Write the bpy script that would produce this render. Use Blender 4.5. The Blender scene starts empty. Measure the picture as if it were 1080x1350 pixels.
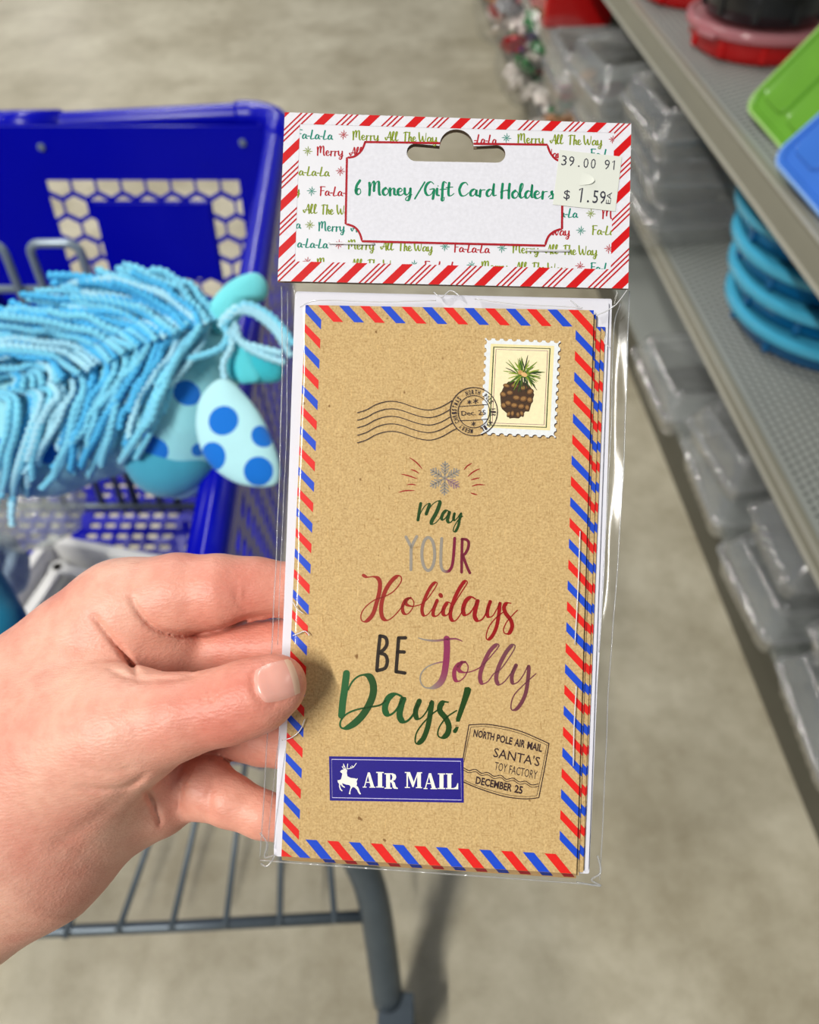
import bpy, bmesh, math, random
import numpy as np
from mathutils import Vector, Matrix
from mathutils.geometry import tessellate_polygon
from mathutils.bvhtree import BVHTree
PI = math.pi
S = bpy.context.scene
COL = S.collection

# ------------------------------------------------------------------ camera
FPX = 1100.0                                   # focal length in pixels of the 1080x1350 frame
PITCH = math.radians(47)
EYE = Vector((0, 0, 1.5))
cam = bpy.data.cameras.new('camera'); camo = bpy.data.objects.new('camera', cam); COL.objects.link(camo)
cam.sensor_fit = 'VERTICAL'; cam.sensor_height = 36.0; cam.lens = FPX * 36.0 / 1350.0
cam.clip_start = 0.01; cam.clip_end = 100
CM = Matrix.Translation(EYE) @ Matrix.Rotation(PI/2 - PITCH, 4, 'X')
camo.matrix_world = CM
cam.dof.use_dof = True; cam.dof.focus_distance = 0.268; cam.dof.aperture_fstop = 11.0
S.camera = camo

# ------------------------------------------------------------------ world, lights, exposure
S.view_settings.view_transform = 'Standard'; S.view_settings.look = 'None'
S.view_settings.gamma = 1.0; S.view_settings.use_curve_mapping = False
S.view_settings.exposure = 0.06
w = bpy.data.worlds.new('world'); S.world = w; w.use_nodes = True
w.node_tree.nodes['Background'].inputs[0].default_value = (0.86, 0.93, 1.0, 1)
w.node_tree.nodes['Background'].inputs[1].default_value = 0.19

def lamp(name, loc, sx, sy, power, col=(1, 0.965, 0.9), rot=(0, 0, 0)):
    l = bpy.data.lights.new(name, 'AREA'); l.shape = 'RECTANGLE'; l.size = sx; l.size_y = sy
    l.energy = power; l.color = col
    o = bpy.data.objects.new(name, l); o.location = loc; o.rotation_euler = rot; COL.objects.link(o)
    return o
for (lx, ly, pw_) in ((-2.1, -2.3, 330), (-1.7, 3.2, 100), (-1.7, 7.4, 120), (-6.5, 2.0, 60), (-6.9, 10.0, 110), (-6.9, 18.0, 110), (4.5, 1.0, 50), (4.5, 8.0, 90)):
    lamp('ceiling_strip_light', (lx, ly, 4.6), 0.14 if pw_ > 200 else 0.3, 2.4, pw_)

# ------------------------------------------------------------------ helpers
def lin(c): return tuple(((v/12.92) if v <= 0.04045 else ((v+0.055)/1.055)**2.4) for v in c)
def C8(r, g, b): return lin((r/255, g/255, b/255))

def mat(name, col, rough=0.5, metal=0.0, spec=0.5, noise=0.0, nscale=30.0, bump=0.0, bscale=200.0, trans=0.0, ior=1.45,
        sss=0.0, coat=0.0, alpha=1.0):
    m = bpy.data.materials.new(name); m.use_nodes = True
    nt = m.node_tree; N = nt.nodes; L = nt.links; b = N['Principled BSDF']
    b.inputs['Base Color'].default_value = (*col, 1); b.inputs['Roughness'].default_value = rough
    b.inputs['Metallic'].default_value = metal; b.inputs['Specular IOR Level'].default_value = spec
    b.inputs['Transmission Weight'].default_value = trans; b.inputs['IOR'].default_value = ior
    b.inputs['Coat Weight'].default_value = coat; b.inputs['Alpha'].default_value = alpha
    if sss:
        b.inputs['Subsurface Weight'].default_value = sss
    tc = N.new('ShaderNodeTexCoord')
    if noise:
        n = N.new('ShaderNodeTexNoise'); n.inputs['Scale'].default_value = nscale; n.inputs['Detail'].default_value = 5
        L.new(tc.outputs['Object'], n.inputs['Vector'])
        r = N.new('ShaderNodeMix'); r.data_type = 'RGBA'
        r.inputs[6].default_value = (*[v*(1-noise) for v in col], 1); r.inputs[7].default_value = (*[min(1, v*(1+noise)) for v in col], 1)
        L.new(n.outputs['Fac'], r.inputs[0]); L.new(r.outputs[2], b.inputs['Base Color'])
    if bump:
        n = N.new('ShaderNodeTexNoise'); n.inputs['Scale'].default_value = bscale; n.inputs['Detail'].default_value = 3
        L.new(tc.outputs['Object'], n.inputs['Vector'])
        bp = N.new('ShaderNodeBump'); bp.inputs['Strength'].default_value = bump; bp.inputs['Distance'].default_value = 0.002
        L.new(n.outputs['Fac'], bp.inputs['Height']); L.new(bp.outputs[0], b.inputs['Normal'])
    return m

def film_mat(name, tint, refl=0.5, rough=0.08, haze=0.0, bump=0.3, bscale=(60, 6, 60), power=3.0, hazecol=(0.8, 0.8, 0.8), base=0.04):
    """thin clear plastic: see-through, glossy towards grazing angles, a little milky"""
    m = bpy.data.materials.new(name); m.use_nodes = True
    nt = m.node_tree; N = nt.nodes; L = nt.links; N.remove(N['Principled BSDF'])
    out = N['Material Output']
    tr = N.new('ShaderNodeBsdfTransparent'); tr.inputs[0].default_value = (*tint, 1)
    gl = N.new('ShaderNodeBsdfGlossy'); gl.inputs['Roughness'].default_value = rough
    df = N.new('ShaderNodeBsdfDiffuse'); df.inputs[0].default_value = (*hazecol, 1)
    lw = N.new('ShaderNodeLayerWeight'); lw.inputs['Blend'].default_value = 0.35
    pw = N.new('ShaderNodeMath'); pw.operation = 'POWER'; pw.inputs[1].default_value = power
    mu = N.new('ShaderNodeMath'); mu.operation = 'MULTIPLY_ADD'; mu.inputs[1].default_value = refl; mu.inputs[2].default_value = base
    L.new(lw.outputs['Facing'], pw.inputs[0]); L.new(pw.outputs[0], mu.inputs[0])
    m1 = N.new('ShaderNodeMixShader'); m1.inputs[0].default_value = haze
    L.new(tr.outputs[0], m1.inputs[1]); L.new(df.outputs[0], m1.inputs[2])
    m2 = N.new('ShaderNodeMixShader'); L.new(mu.outputs[0], m2.inputs[0]); L.new(m1.outputs[0], m2.inputs[1]); L.new(gl.outputs[0], m2.inputs[2])
    L.new(m2.outputs[0], out.inputs['Surface'])
    tc = N.new('ShaderNodeTexCoord'); mp = N.new('ShaderNodeMapping'); mp.inputs['Scale'].default_value = bscale
    n = N.new('ShaderNodeTexNoise'); n.inputs['Scale'].default_value = 1.0; n.inputs['Detail'].default_value = 2
    L.new(tc.outputs['Object'], mp.inputs[0]); L.new(mp.outputs[0], n.inputs['Vector'])
    bp = N.new('ShaderNodeBump'); bp.inputs['Strength'].default_value = bump; bp.inputs['Distance'].default_value = 0.004
    L.new(n.outputs['Fac'], bp.inputs['Height']); L.new(bp.outputs[0], gl.inputs['Normal']); L.new(bp.outputs[0], lw.inputs['Normal'])
    return m

def tag(o, label, cat, group=None, kind=None):
    if label: o['label'] = label
    if cat: o['category'] = cat
    if group: o['group'] = group
    if kind: o['kind'] = kind
    return o
def empty(name, matrix):
    o = bpy.data.objects.new(name, None); o.empty_display_size = 0.05; COL.objects.link(o); o.matrix_world = matrix
    return o
def mesh_obj(name, verts, faces, mats, parent=None, smooth=False, midx=None, col=None):
    me = bpy.data.meshes.new(name); me.from_pydata([tuple(v) for v in verts], [], [tuple(f) for f in faces])
    for m in (mats if isinstance(mats, (list, tuple)) else [mats]): me.materials.append(m)
    if midx is not None: me.polygons.foreach_set('material_index', midx)
    if smooth: me.polygons.foreach_set('use_smooth', [True]*len(me.polygons))
    if col is not None:
        a = me.color_attributes.new('Col', 'FLOAT_COLOR', 'POINT')
        a.data.foreach_set('color', np.array([(*c, 1) for c in col], dtype=np.float32).ravel())
    me.update()
    o = bpy.data.objects.new(name, me); COL.objects.link(o)
    if parent: o.parent = parent
    return o

class MB:
    """collects shapes into one mesh"""
    def __init__(s): s.v = []; s.f = []; s.m = []; s.c = []
    def add(s, v, f, m=0, c=None):
        k = len(s.v); s.v += [Vector(p) for p in v]; s.f += [tuple(i+k for i in q) for q in f]; s.m += [m]*len(f)
        if c is not None: s.c += ([c]*len(v) if not isinstance(c, list) else c)
        return s
    def box(s, c, d, R=None, bev=0.0, m=0):
        bm = bmesh.new(); bmesh.ops.create_cube(bm, size=1)
        for v in bm.verts: v.co = Vector((v.co.x*d[0], v.co.y*d[1], v.co.z*d[2]))
        if bev: bmesh.ops.bevel(bm, geom=bm.edges[:], offset=bev, segments=3, affect='EDGES', profile=0.6)
        R = R or Matrix.Identity(3)
        s.add([R @ v.co + Vector(c) for v in bm.verts], [[v.index for v in f.verts] for f in bm.faces] if not bm.verts.index_update() else [], m)
        bm.free(); return s
    def tube(s, pts, r, n=10, m=0, closed=False, cap=True, lobes=0, twist=0.0, amp=0.0):
        pts = [Vector(p) for p in pts]; k = len(pts)
        rr = r if isinstance(r, (list, tuple)) else [r]*k
        nrm = None; vs = []; run = 0.0
        for i in range(k):
            if closed: t = pts[(i+1) % k] - pts[i-1]
            else: t = pts[min(i+1, k-1)] - pts[max(i-1, 0)]
            if t.length < 1e-9: t = Vector((0, 0, 1))
            t.normalize()
            if nrm is None:
                nrm = t.orthogonal().normalized()
            else:
                nrm = (nrm - t*nrm.dot(t)); nrm = nrm.normalized() if nrm.length > 1e-6 else t.orthogonal().normalized()
                run += (pts[i]-pts[i-1]).length
            bn = t.cross(nrm)
            for j in range(n):
                a = 2*PI*j/n; q = rr[i]*(1 + amp*math.cos(lobes*(a - twist*run))) if lobes else rr[i]
                vs.append(pts[i] + (nrm*math.cos(a) + bn*math.sin(a))*q)
        fs = []
        for i in range(k if closed else k-1):
            i2 = (i+1) % k
            for j in range(n): fs.append((i*n+j, i*n+(j+1) % n, i2*n+(j+1) % n, i2*n+j))
        if cap and not closed:
            fs.append(tuple(range(n))[::-1]); fs.append(tuple((k-1)*n+j for j in range(n)))
        s.add(vs, fs, m); return s
    def lathe(s, prof, c=(0, 0, 0), n=48, m=0, R=None, sx=1.0, sy=1.0):
        R = R or Matrix.Identity(3); c = Vector(c); vs = []; k = len(prof)
        for (r, z) in prof:
            for j in range(n):
                a = 2*PI*j/n; vs.append(R @ Vector((r*math.cos(a)*sx, r*math.sin(a)*sy, z)) + c)
        fs = [(i*n+j, i*n+(j+1) % n, (i+1)*n+(j+1) % n, (i+1)*n+j) for i in range(k-1) for j in range(n)]
        s.add(vs, fs, m); return s
    def build(s, name, mats, parent=None, smooth=False):
        return mesh_obj(name, s.v, s.f, mats, parent, smooth, s.m, s.c if s.c else None)
def smooth_angle(o, deg=40):
    for e in o.data.edges: pass
    o.data.polygons.foreach_set('use_smooth', [True]*len(o.data.polygons))
    try: o.data.set_sharp_from_angle(angle=math.radians(deg))
    except Exception: pass
    return o

def catmull(P, n=8, closed=False):
    P = [tuple(float(x) for x in p) for p in P]; k = len(P); D = len(P[0])
    if k < 3 and not closed:
        return [tuple(P[0][d]+(P[-1][d]-P[0][d])*i/n for d in range(D)) for i in range(n+1)]
    out = []
    for i in range(k if closed else k-1):
        if closed: a, b, c, e = P[i-1], P[i], P[(i+1) % k], P[(i+2) % k]
        else: a, b, c, e = P[max(i-1, 0)], P[i], P[i+1], P[min(i+2, k-1)]
        for j in range(n):
            t = j/n; t2 = t*t; t3 = t2*t
            out.append(tuple(0.5*((2*b[d]) + (-a[d]+c[d])*t + (2*a[d]-5*b[d]+4*c[d]-e[d])*t2 + (-a[d]+3*b[d]-3*c[d]+e[d])*t3) for d in range(D)))
    if not closed: out.append(P[-1])
    return out

# camera space: a pixel at a forward depth
def CS(px, py, d): return Vector(((px-540)/FPX*d, -(py-675)/FPX*d, -d))
def WD(px, py, d): return CM @ CS(px, py, d)
def WZ(px, py, z):
    """world point under a pixel at height z"""
    r = CM.to_3x3() @ CS(px, py, 1.0); t = (z-EYE.z)/r.z
    return EYE + r*t
# ------------------------------------------------------------------ large structure: floor
def floor_mat():
    m = bpy.data.materials.new('polished_concrete'); m.use_nodes = True
    nt = m.node_tree; N = nt.nodes; L = nt.links; b = N['Principled BSDF']
    tc = N.new('ShaderNodeTexCoord')
    def noise(s, d, rough=0.55):
        n = N.new('ShaderNodeTexNoise'); n.inputs['Scale'].default_value = s; n.inputs['Detail'].default_value = d
        n.inputs['Roughness'].default_value = rough; L.new(tc.outputs['Object'], n.inputs['Vector']); return n
    n1 = noise(2.6, 6); n2 = noise(14, 6, 0.7); n3 = noise(240, 2)
    r1 = N.new('ShaderNodeValToRGB'); e = r1.color_ramp.elements
    e[0].position = 0.33; e[0].color = (*C8(158, 150, 128), 1); e[1].position = 0.68; e[1].color = (*C8(192, 186, 166), 1)
    L.new(n1.outputs['Fac'], r1.inputs[0])
    r2 = N.new('ShaderNodeValToRGB'); e = r2.color_ramp.elements
    e[0].position = 0.35; e[0].color = (0.80, 0.78, 0.74, 1); e[1].position = 0.62; e[1].color = (1.06, 1.06, 1.06, 1)
    L.new(n2.outputs['Fac'], r2.inputs[0])
    mx = N.new('ShaderNodeMix'); mx.data_type = 'RGBA'; mx.blend_type = 'MULTIPLY'; mx.inputs[0].default_value = 0.8
    L.new(r1.outputs[0], mx.inputs[6]); L.new(r2.outputs[0], mx.inputs[7])
    r3 = N.new('ShaderNodeValToRGB'); e = r3.color_ramp.elements
    e[0].position = 0.2; e[0].color = (0.82, 0.82, 0.82, 1); e[1].position = 0.5; e[1].color = (1, 1, 1, 1)
    L.new(n3.outputs['Fac'], r3.inputs[0])
    m2 = N.new('ShaderNodeMix'); m2.data_type = 'RGBA'; m2.blend_type = 'MULTIPLY'; m2.inputs[0].default_value = 1
    L.new(mx.outputs[2], m2.inputs[6]); L.new(r3.outputs[0], m2.inputs[7]); L.new(m2.outputs[2], b.inputs['Base Color'])
    mr = N.new('ShaderNodeMapRange'); mr.inputs[3].default_value = 0.30; mr.inputs[4].default_value = 0.44
    L.new(n2.outputs['Fac'], mr.inputs[0]); L.new(mr.outputs[0], b.inputs['Roughness'])
    b.inputs['Specular IOR Level'].default_value = 0.5
    bp = N.new('ShaderNodeBump'); bp.inputs['Strength'].default_value = 0.12; bp.inputs['Distance'].default_value = 0.01
    L.new(n2.outputs['Fac'], bp.inputs['Height']); L.new(bp.outputs[0], b.inputs['Normal'])
    return m
MB().box((0, 8, -0.05), (30, 30, 0.1)).build('floor', floor_mat())
bpy.data.objects['floor']['kind'] = 'structure'

# ------------------------------------------------------------------ store shelving
SLOPE = -0.068
AD = Vector((SLOPE, 1, 0)).normalized(); ND = Vector((AD.y, -AD.x, 0))       # along the aisle, into the shelf
SR = Matrix((ND, AD, Vector((0, 0, 1)))).transposed()                         # columns: inset, along, up
BASE0 = Vector((0.752, 0, 0))
def SP(inset, along, z): return BASE0 + ND*inset + AD*along + Vector((0, 0, z))
metal_face = mat('shelf_paint', C8(138, 136, 122), 0.38, 0.0, 0.5, noise=0.08, nscale=9, bump=0.02)
metal_deck = mat('shelf_deck_paint', C8(150, 154, 150), 0.42, 0.0, 0.5, noise=0.06, nscale=9)
metal_dark = mat('shelf_kick_shade', C8(86, 84, 72), 0.5, noise=0.1)  # darkened to paint in the shadow along the shelf base
A0, A1 = -0.3, 6.5
shelf = empty('store_shelf', Matrix.Translation(SP(0, 1.5, 0)) @ SR.to_4x4())
tag(shelf, 'grey metal store gondola shelving with perforated decks along the aisle', 'shelving')
def shelf_part(name, z, lip, inset=0.0, depth=0.5, holes=True):
    def loc(i, a, zz): return Vector((i, a-1.5, zz))
    mb = MB(); Lm = A1-A0; cy = (A0+A1)/2-1.5
    mb.box((inset+depth/2, cy, z-0.006), (depth, Lm, 0.008))
    d = mb.build('deck', metal_deck, shelf)
    fb = MB(); fb.box((inset+0.0, cy, z-lip/2+0.004), (0.016, Lm, lip), bev=0.004)
    lp = fb.build('shelf_lip', metal_face, shelf); smooth_angle(lp)
    eb = MB(); eb.box((inset-0.010, cy, z+0.002), (0.006, Lm, 0.005), bev=0.0015); eb.box((inset-0.010, cy, z-lip+0.008), (0.008, Lm, 0.006), bev=0.002)
    e = eb.build('price_rail', mat('rail', C8(176, 174, 162), 0.3, 0.2), lp)
    if holes:                                        # perforation dimples near the front, flat dark discs painting the shade inside them
        hb = MB(); y = A0
        rows = int(0.3/0.017)
        a = 0.9
        while a < 2.6:
            for k in range(rows):
                i = inset+0.03+k*0.017; aa = a + (0.009 if k % 2 else 0)
                v = [(i+0.0052*math.cos(t), aa-1.5+0.0052*math.sin(t), z-0.0015) for t in [q*PI/4 for q in range(8)]]
                v2 = [(i+0.0046*math.cos(t), aa-1.5+0.0046*math.sin(t), z-0.0019) for t in [q*PI/4 for q in range(8)]]
                hb.add(v+v2, [(q, (q+1) % 8, 8+(q+1) % 8, 8+q) for q in range(8)], 0); hb.add(v2, [tuple(range(8))], 1)
            a += 0.018
        h = hb.build('perforations', [metal_deck, mat('hole_shade', C8(48, 54, 54), 0.8)], d)
        h['kind'] = 'stuff'
    return d
UZ, MZ, BZ = 0.815, 0.43, 0.14
shelf_part('upper', UZ, 0.068)
shelf_part('middle', MZ, 0.036)
MB().box((0.27, (A0+A1)/2-1.5, BZ-0.02), (0.5, A1-A0, 0.02)).build('base_deck', metal_deck, shelf)
MB().box((0.03, (A0+A1)/2-1.5, (BZ-0.03)/2), (0.015, A1-A0, BZ-0.03)).build('kick_plate', metal_dark, shelf)
MB().box((0.53, (A0+A1)/2-1.5, 0.75), (0.02, A1-A0, 1.5)).build('back_panel', metal_face, shelf)
# ------------------------------------------------------------------ goods on the shelves
def rr(hx, hy, r, z, nc=6, ne=14, amp=0.0, ribs=0):
    """rounded rectangle ring, walls ribbed by amp"""
    pts = []
    cs = [(hx-r, hy-r, 0), (-hx+r, hy-r, PI/2), (-hx+r, -hy+r, PI), (hx-r, -hy+r, 1.5*PI)]
    for q, (cx, cy, a0) in enumerate(cs):
        for j in range(nc+1):
            a = a0 + PI/2*j/nc; pts.append([cx+r*math.cos(a), cy+r*math.sin(a), z, 0])
        nx, ny, na = cs[(q+1) % 4]
        ax, ay = cx+r*math.cos(a0+PI/2), cy+r*math.sin(a0+PI/2); bx, by = nx+r*math.cos(na), ny+r*math.sin(na)
        for j in range(1, ne):
            t = j/ne; o = amp*(1 if j % 2 else -1)
            nn = (math.cos(a0+PI/2), math.sin(a0+PI/2))
            pts.append([ax+(bx-ax)*t+nn[0]*o, ay+(by-ay)*t+nn[1]*o, z, 0])
    return [Vector(p[:3]) for p in pts]
def loft(rings, mb, cap0=True, cap1=True, m=0, M=None):
    n = len(rings[0]); vs = [p for r in rings for p in r]
    if M is not None: vs = [M @ p for p in vs]
    fs = [(i*n+j, i*n+(j+1) % n, (i+1)*n+(j+1) % n, (i+1)*n+j) for i in range(len(rings)-1) for j in range(n)]
    if cap0: fs.append(tuple(range(n))[::-1])
    if cap1: fs.append(tuple((len(rings)-1)*n+j for j in range(n)))
    mb.add(vs, fs, m); return mb

clearp = film_mat('clear_pet', (0.95, 0.96, 0.96), refl=0.95, rough=0.07, haze=0.11, bump=1.0, bscale=(30, 30, 30), power=1.6, hazecol=(0.9, 0.91, 0.93))
clearp2 = film_mat('clear_pet_grey', (0.94, 0.95, 0.945), refl=0.95, rough=0.09, haze=0.12, bump=1.0, bscale=(24, 24, 24), power=1.5, hazecol=(0.8, 0.81, 0.82))
glint_rim = film_mat('rim_glint_pet', (0.9, 0.91, 0.91), refl=1.0, rough=0.06, haze=0.30, bump=0.2, power=0.8, hazecol=(0.85, 0.86, 0.88), base=.12)  # milky haze paints bright lines onto the container edges
def clamshell(M, lx, ly, hb, hl, label, mtl, group='clear plastic food containers on the shelves'):
    t = empty('plastic_food_container', M); tag(t, label, 'container', group)
    hx, hy = lx/2, ly/2
    b = MB()
    loft([rr(hx-.022, hy-.022, .02, 0.004), rr(hx-.018, hy-.018, .022, 0), rr(hx-.014, hy-.014, .022, .006, amp=.0016), rr(hx-.006, hy-.006, .022, hb-.006, amp=.0016),
          rr(hx-.005, hy-.005, .022, hb), rr(hx, hy, .024, hb), rr(hx, hy, .024, hb+.003)], b, cap1=False)
    smooth_angle(b.build('tray', mtl, t), 50)
    e = MB(); e.tube(rr(hx+.001, hy+.001, .024, hb+.001), .0022, 6, closed=True); e.build('flange_rim', glint_rim, t, smooth=True)
    l = MB(); z = hb+.004
    loft([rr(hx+.002, hy+.002, .025, z-.006), rr(hx+.002, hy+.002, .025, z), rr(hx-.006, hy-.006, .022, z+.002), rr(hx-.008, hy-.008, .022, z+.006, amp=.0014),
          rr(hx-.020, hy-.020, .022, z+hl-.006, amp=.0014), rr(hx-.026, hy-.026, .02, z+hl), rr(hx-.036, hy-.036, .018, z+hl), rr(hx-.040, hy-.040, .018, z+hl-.004),
          ], l, cap0=False)
    lo = l.build('lid', mtl, t); smooth_angle(lo, 50)
    e = MB(); e.tube(rr(hx-.026, hy-.026, .02, z+hl), .0020, 6, closed=True, amp=0); e.build('lid_ridge', glint_rim, lo, smooth=True)
    e = MB()
    for sx in (-1, 1):
        for sy in (-1, 1): e.lathe([(0, .005), (.004, .004), (.0065, 0)], (sx*(hx-.046), sy*(hy-.046), z+hl-.003), 12)
    d_ = e.build('corner_glint_bumps', glint_rim, lo, smooth=True); d_['kind'] = 'stuff'  # corner bumps added to give the lids extra glints
    k = MB(); k.tube([(-hx-.001, -hy*.6, z-.002), (-hx-.001, hy*.6, z-.002)], .0028, 8); k.build('hinge', mtl, t)
    k = MB(); k.box((hx+.006, 0, z-.001), (.016, .03, .004), bev=.0015); k.build('lift_tab', mtl, t)
    return t
def shM(inset, along, z, yaw=0, rx=0, ry=0):
    return Matrix.Translation(SP(inset, along, z)) @ SR.to_4x4() @ Matrix.Rotation(yaw, 4, 'Z') @ Matrix.Rotation(rx, 4, 'X') @ Matrix.Rotation(ry, 4, 'Y')

# base deck, from the far end towards the camera
cl = [
 (0.10, 0.42, BZ, 0.03, 0, 0, .24, .26, .055, .05, 'ribbed clear container nearest the bottom of the photo on the base deck'),
 (0.10, 0.42, BZ+.115, -.05, 0, -.04, .24, .26, .05, .045, 'ribbed clear container stacked on the one nearest the viewer'),
 (0.09, 0.72, BZ, -.04, 0, 0, .24, .26, .055, .05, 'ribbed clear container second along the base deck'),
 (0.11, 0.74, BZ+.115, .12, 0, .05, .22, .24, .05, .05, 'clear container tilted on top of the second one along the base deck'),
 (0.08, 1.01, BZ, .06, 0, 0, .24, .25, .06, .05, 'clear container below the perforated shelf, third along the base deck'),
 (0.09, 1.02, BZ+.12, .0, .0, .08, .22, .22, .05, .04, 'small clear container with a bright rim stacked third along the base deck'),
 (0.09, 1.31, BZ, -.03, 0, 0, .24, .28, .06, .05, 'clear container fourth along the base deck, partly behind the clear sleeve'),
 (0.08, 1.30, BZ+.12, .1, 0, -.05, .24, .24, .05, .05, 'clear container resting on the fourth one along the base deck'),
 (0.16, 0.56, BZ+.20, .3, 0, .10, .20, .22, .045, .04, 'clear container lying crooked on top of the near pile on the base deck'),
 (0.15, 0.90, BZ+.20, -.25, 0, -.10, .20, .20, .04, .04, 'small crooked clear container under the lip of the perforated shelf'),
 (0.08, 1.66, BZ, .02, 0, 0, .26, .30, .06, .05, 'long clear container at the far end of the base deck row'),
]
for i, (ins, al, z, yaw, rx, ry, lx, ly, hb, hl, lab) in enumerate(cl):
    clamshell(shM(ins, al, z, yaw, rx, ry), lx, ly, hb, hl, lab, clearp if i % 2 == 0 else clearp2)
# middle shelf: larger clear boxes in a leaning pile
cm = [
 (0.10, 2.04, MZ+.002, .05, 0, 0, .30, .30, .055, .04, 'lowest large clear box of the pile between the two shelves'),
 (0.09, 2.05, MZ+.105, -.04, 0, 0, .30, .31, .055, .045, 'second large clear box of the pile between the two shelves'),
 (0.08, 2.06, MZ+.212, .06, 0, -.06, .30, .30, .055, .05, 'topmost large clear box of the near pile between the two shelves'),
 (0.06, 2.45, MZ+.002, -.05, 0, 0, .32, .30, .07, .06, 'lowest clear box of the far pile beside the bags of bows'),
 (0.05, 2.46, MZ+.142, .1, 0, -.1, .32, .30, .07, .07, 'tall clear domed box tilted on the far pile beside the bags of bows'),
 (-.02, 2.42, BZ+.09, .1, 0, .1, .30, .32, .07, .08, 'clear box jutting out below the middle shelf beside the bows'),
 (0.03, 2.84, MZ+.002, .0, 0, 0, .30, .30, .08, .09, 'clear box standing farthest along the middle shelf'),
]
for i, (ins, al, z, yaw, rx, ry, lx, ly, hb, hl, lab) in enumerate(cm):
    clamshell(shM(ins, al, z, yaw, rx, ry), lx, ly, hb, hl, lab, clearp2)

# teal cake pans with lids, middle shelf
teal = mat('teal_plastic', C8(0, 96, 150), 0.28, spec=0.5, coat=0.3, noise=0.05)
teal_l = mat('teal_lid', C8(70, 172, 208), 0.25, spec=0.6, coat=0.4, noise=0.05)
def pan(M, r, h, label, mts, group, name='round_food_container', cat='container'):
    t = empty(name, M); tag(t, label, cat, group)
    b = MB(); b.lathe([(0, .003), (r*.80, .003), (r*.84, 0), (r*.87, .004), (r*.90, h*.35), (r*.93, h-.012), (r*.94, h-.010), (r*.975, h-.010), (r*.975, h-.004), (r*.92, h-.004), (r*.9, h*.5), (0, .006)], n=72)
    for k in range(10):
        a = 2*PI*k/10+.2; b.box((r*.90*math.cos(a), r*.90*math.sin(a), h*.38), (.010, .014, h*.55), Matrix.Rotation(a, 3, 'Z'), bev=.002)
    smooth_angle(b.build('bowl', mts[0], t), 45)
    l = MB(); l.lathe([(r*.955, h-.013), (r, h-.013), (r*1.008, h-.008), (r, h+.002), (r*.97, h+.006), (r*.93, h+.006), (r*.91, h+.001), (r*.86, h), (0, h+.001)], n=72)
    smooth_angle(l.build('lid', mts[1], t), 45)
    g = MB(); g.box((-r*1.01, 0, h-.010), (.022, .05, .010), bev=.003); g.build('lift_tab', mts[1], l and t)
    return t
gp = 'teal round lidded containers stacked on the middle shelf'
PX, PY = 0.285, 1.56
names = ['lowest', 'second lowest', 'third from the bottom', 'topmost']
for k in range(4):
    pan(shM(PX-.012*k, PY+.012*k, MZ+.001+k*.066, 2.2+.3*k), .235-.004*k, .060, 'teal round lidded container, %s of the stack on the middle shelf' % names[k], (teal, teal_l), gp)
redp = mat('red_plastic', C8(196, 4, 8), 0.25, coat=0.4, noise=0.04)
blackp = mat('black_plastic', C8(26, 28, 32), 0.3, coat=0.3, noise=0.1)
pinkl = film_mat('frosted_lid', (0.9, 0.55, 0.58), refl=0.5, rough=0.15, haze=0.5, bump=0.1, hazecol=C8(214, 150, 158))
pan(shM(PX+.02, PY+.05, MZ+.001+4*.066+.006, .4), .165, .065, 'small red round bowl on top of the teal stack under the upper shelf', (redp, redp), None)
# upper shelf
pan(shM(.20, 2.13, UZ, .5), .165, .062, 'red round container with a frosted pink lid at the bottom on the upper shelf', (redp, pinkl), 'red and black round containers on the upper shelf')
pan(shM(.20, 2.13, UZ+.072, 1.5), .150, .085, 'black round container stacked on the red one on the upper shelf', (blackp, blackp), 'red and black round containers on the upper shelf')
pan(shM(.17, 2.52, UZ, .5), .16, .062, 'red round container standing behind on the upper shelf', (redp, redp), 'red and black round containers on the upper shelf')

def bento(M, lx, ly, h, label, mts, sticker=False):
    """rounded box whose lid shows three pressed compartments; lies in its own xy plane, lid up (+z)"""
    t = empty('divided_food_container', M); tag(t, label, 'container', 'divided plastic boxes leaning on the upper shelf' if 'upper' in label else None)
    hx, hy = lx/2, ly/2; b = MB()
    loft([rr(hx-.012, hy-.012, .02, 0), rr(hx-.005, hy-.005, .024, .006), rr(hx-.002, hy-.002, .026, h-.004), rr(hx+.001, hy+.001, .027, h-.002), rr(hx+.001, hy+.001, .027, h)], b)
    smooth_angle(b.build('box', mts[0], t), 40)
    l = MB()
    loft([rr(hx+.003, hy+.003, .028, h-.008), rr(hx+.004, hy+.004, .029, h+.002), rr(hx, hy, .027, h+.008), rr(hx-.008, hy-.008, .024, h+.009), rr(hx-.011, hy-.011, .022, h+.004)], l, cap0=False)
    lo = l.build('lid', mts[1], t); smooth_angle(lo, 40)
    rm = MB(); rm.tube(rr(hx+.002, hy+.002, .028, h+.004), .0042, 8, closed=True); rm.build('lid_rim', mts[2] if len(mts) > 2 else mts[1], lo, smooth=True)
    for (cx, cy, ax, ay) in ((-hx*.46, 0, hx*.42, hy*.80), (hx*.44, hy*.44, hx*.42, hy*.36), (hx*.44, -hy*.44, hx*.42, hy*.36)):
        p = MB(); loft([rr(ax, ay, .02, 0), rr(ax-.003, ay-.003, .018, .005), rr(ax-.008, ay-.008, .014, .006)], p, cap0=False, M=Matrix.Translation((cx, cy, h+.004)))
        smooth_angle(p.build('pressed_panel', mts[1], lo), 40)
    if sticker:
        s = MB(); s.box((hx*.62, hy*.10, h+.0115), (.045, .06, .0006)); s.build('paper_label', mat('label_paper', C8(226, 222, 208), 0.6, noise=0.03), lo)
    return t
lime = mat('lime_plastic', C8(112, 166, 44), 0.22, coat=0.5, noise=0.12, nscale=14)
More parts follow.
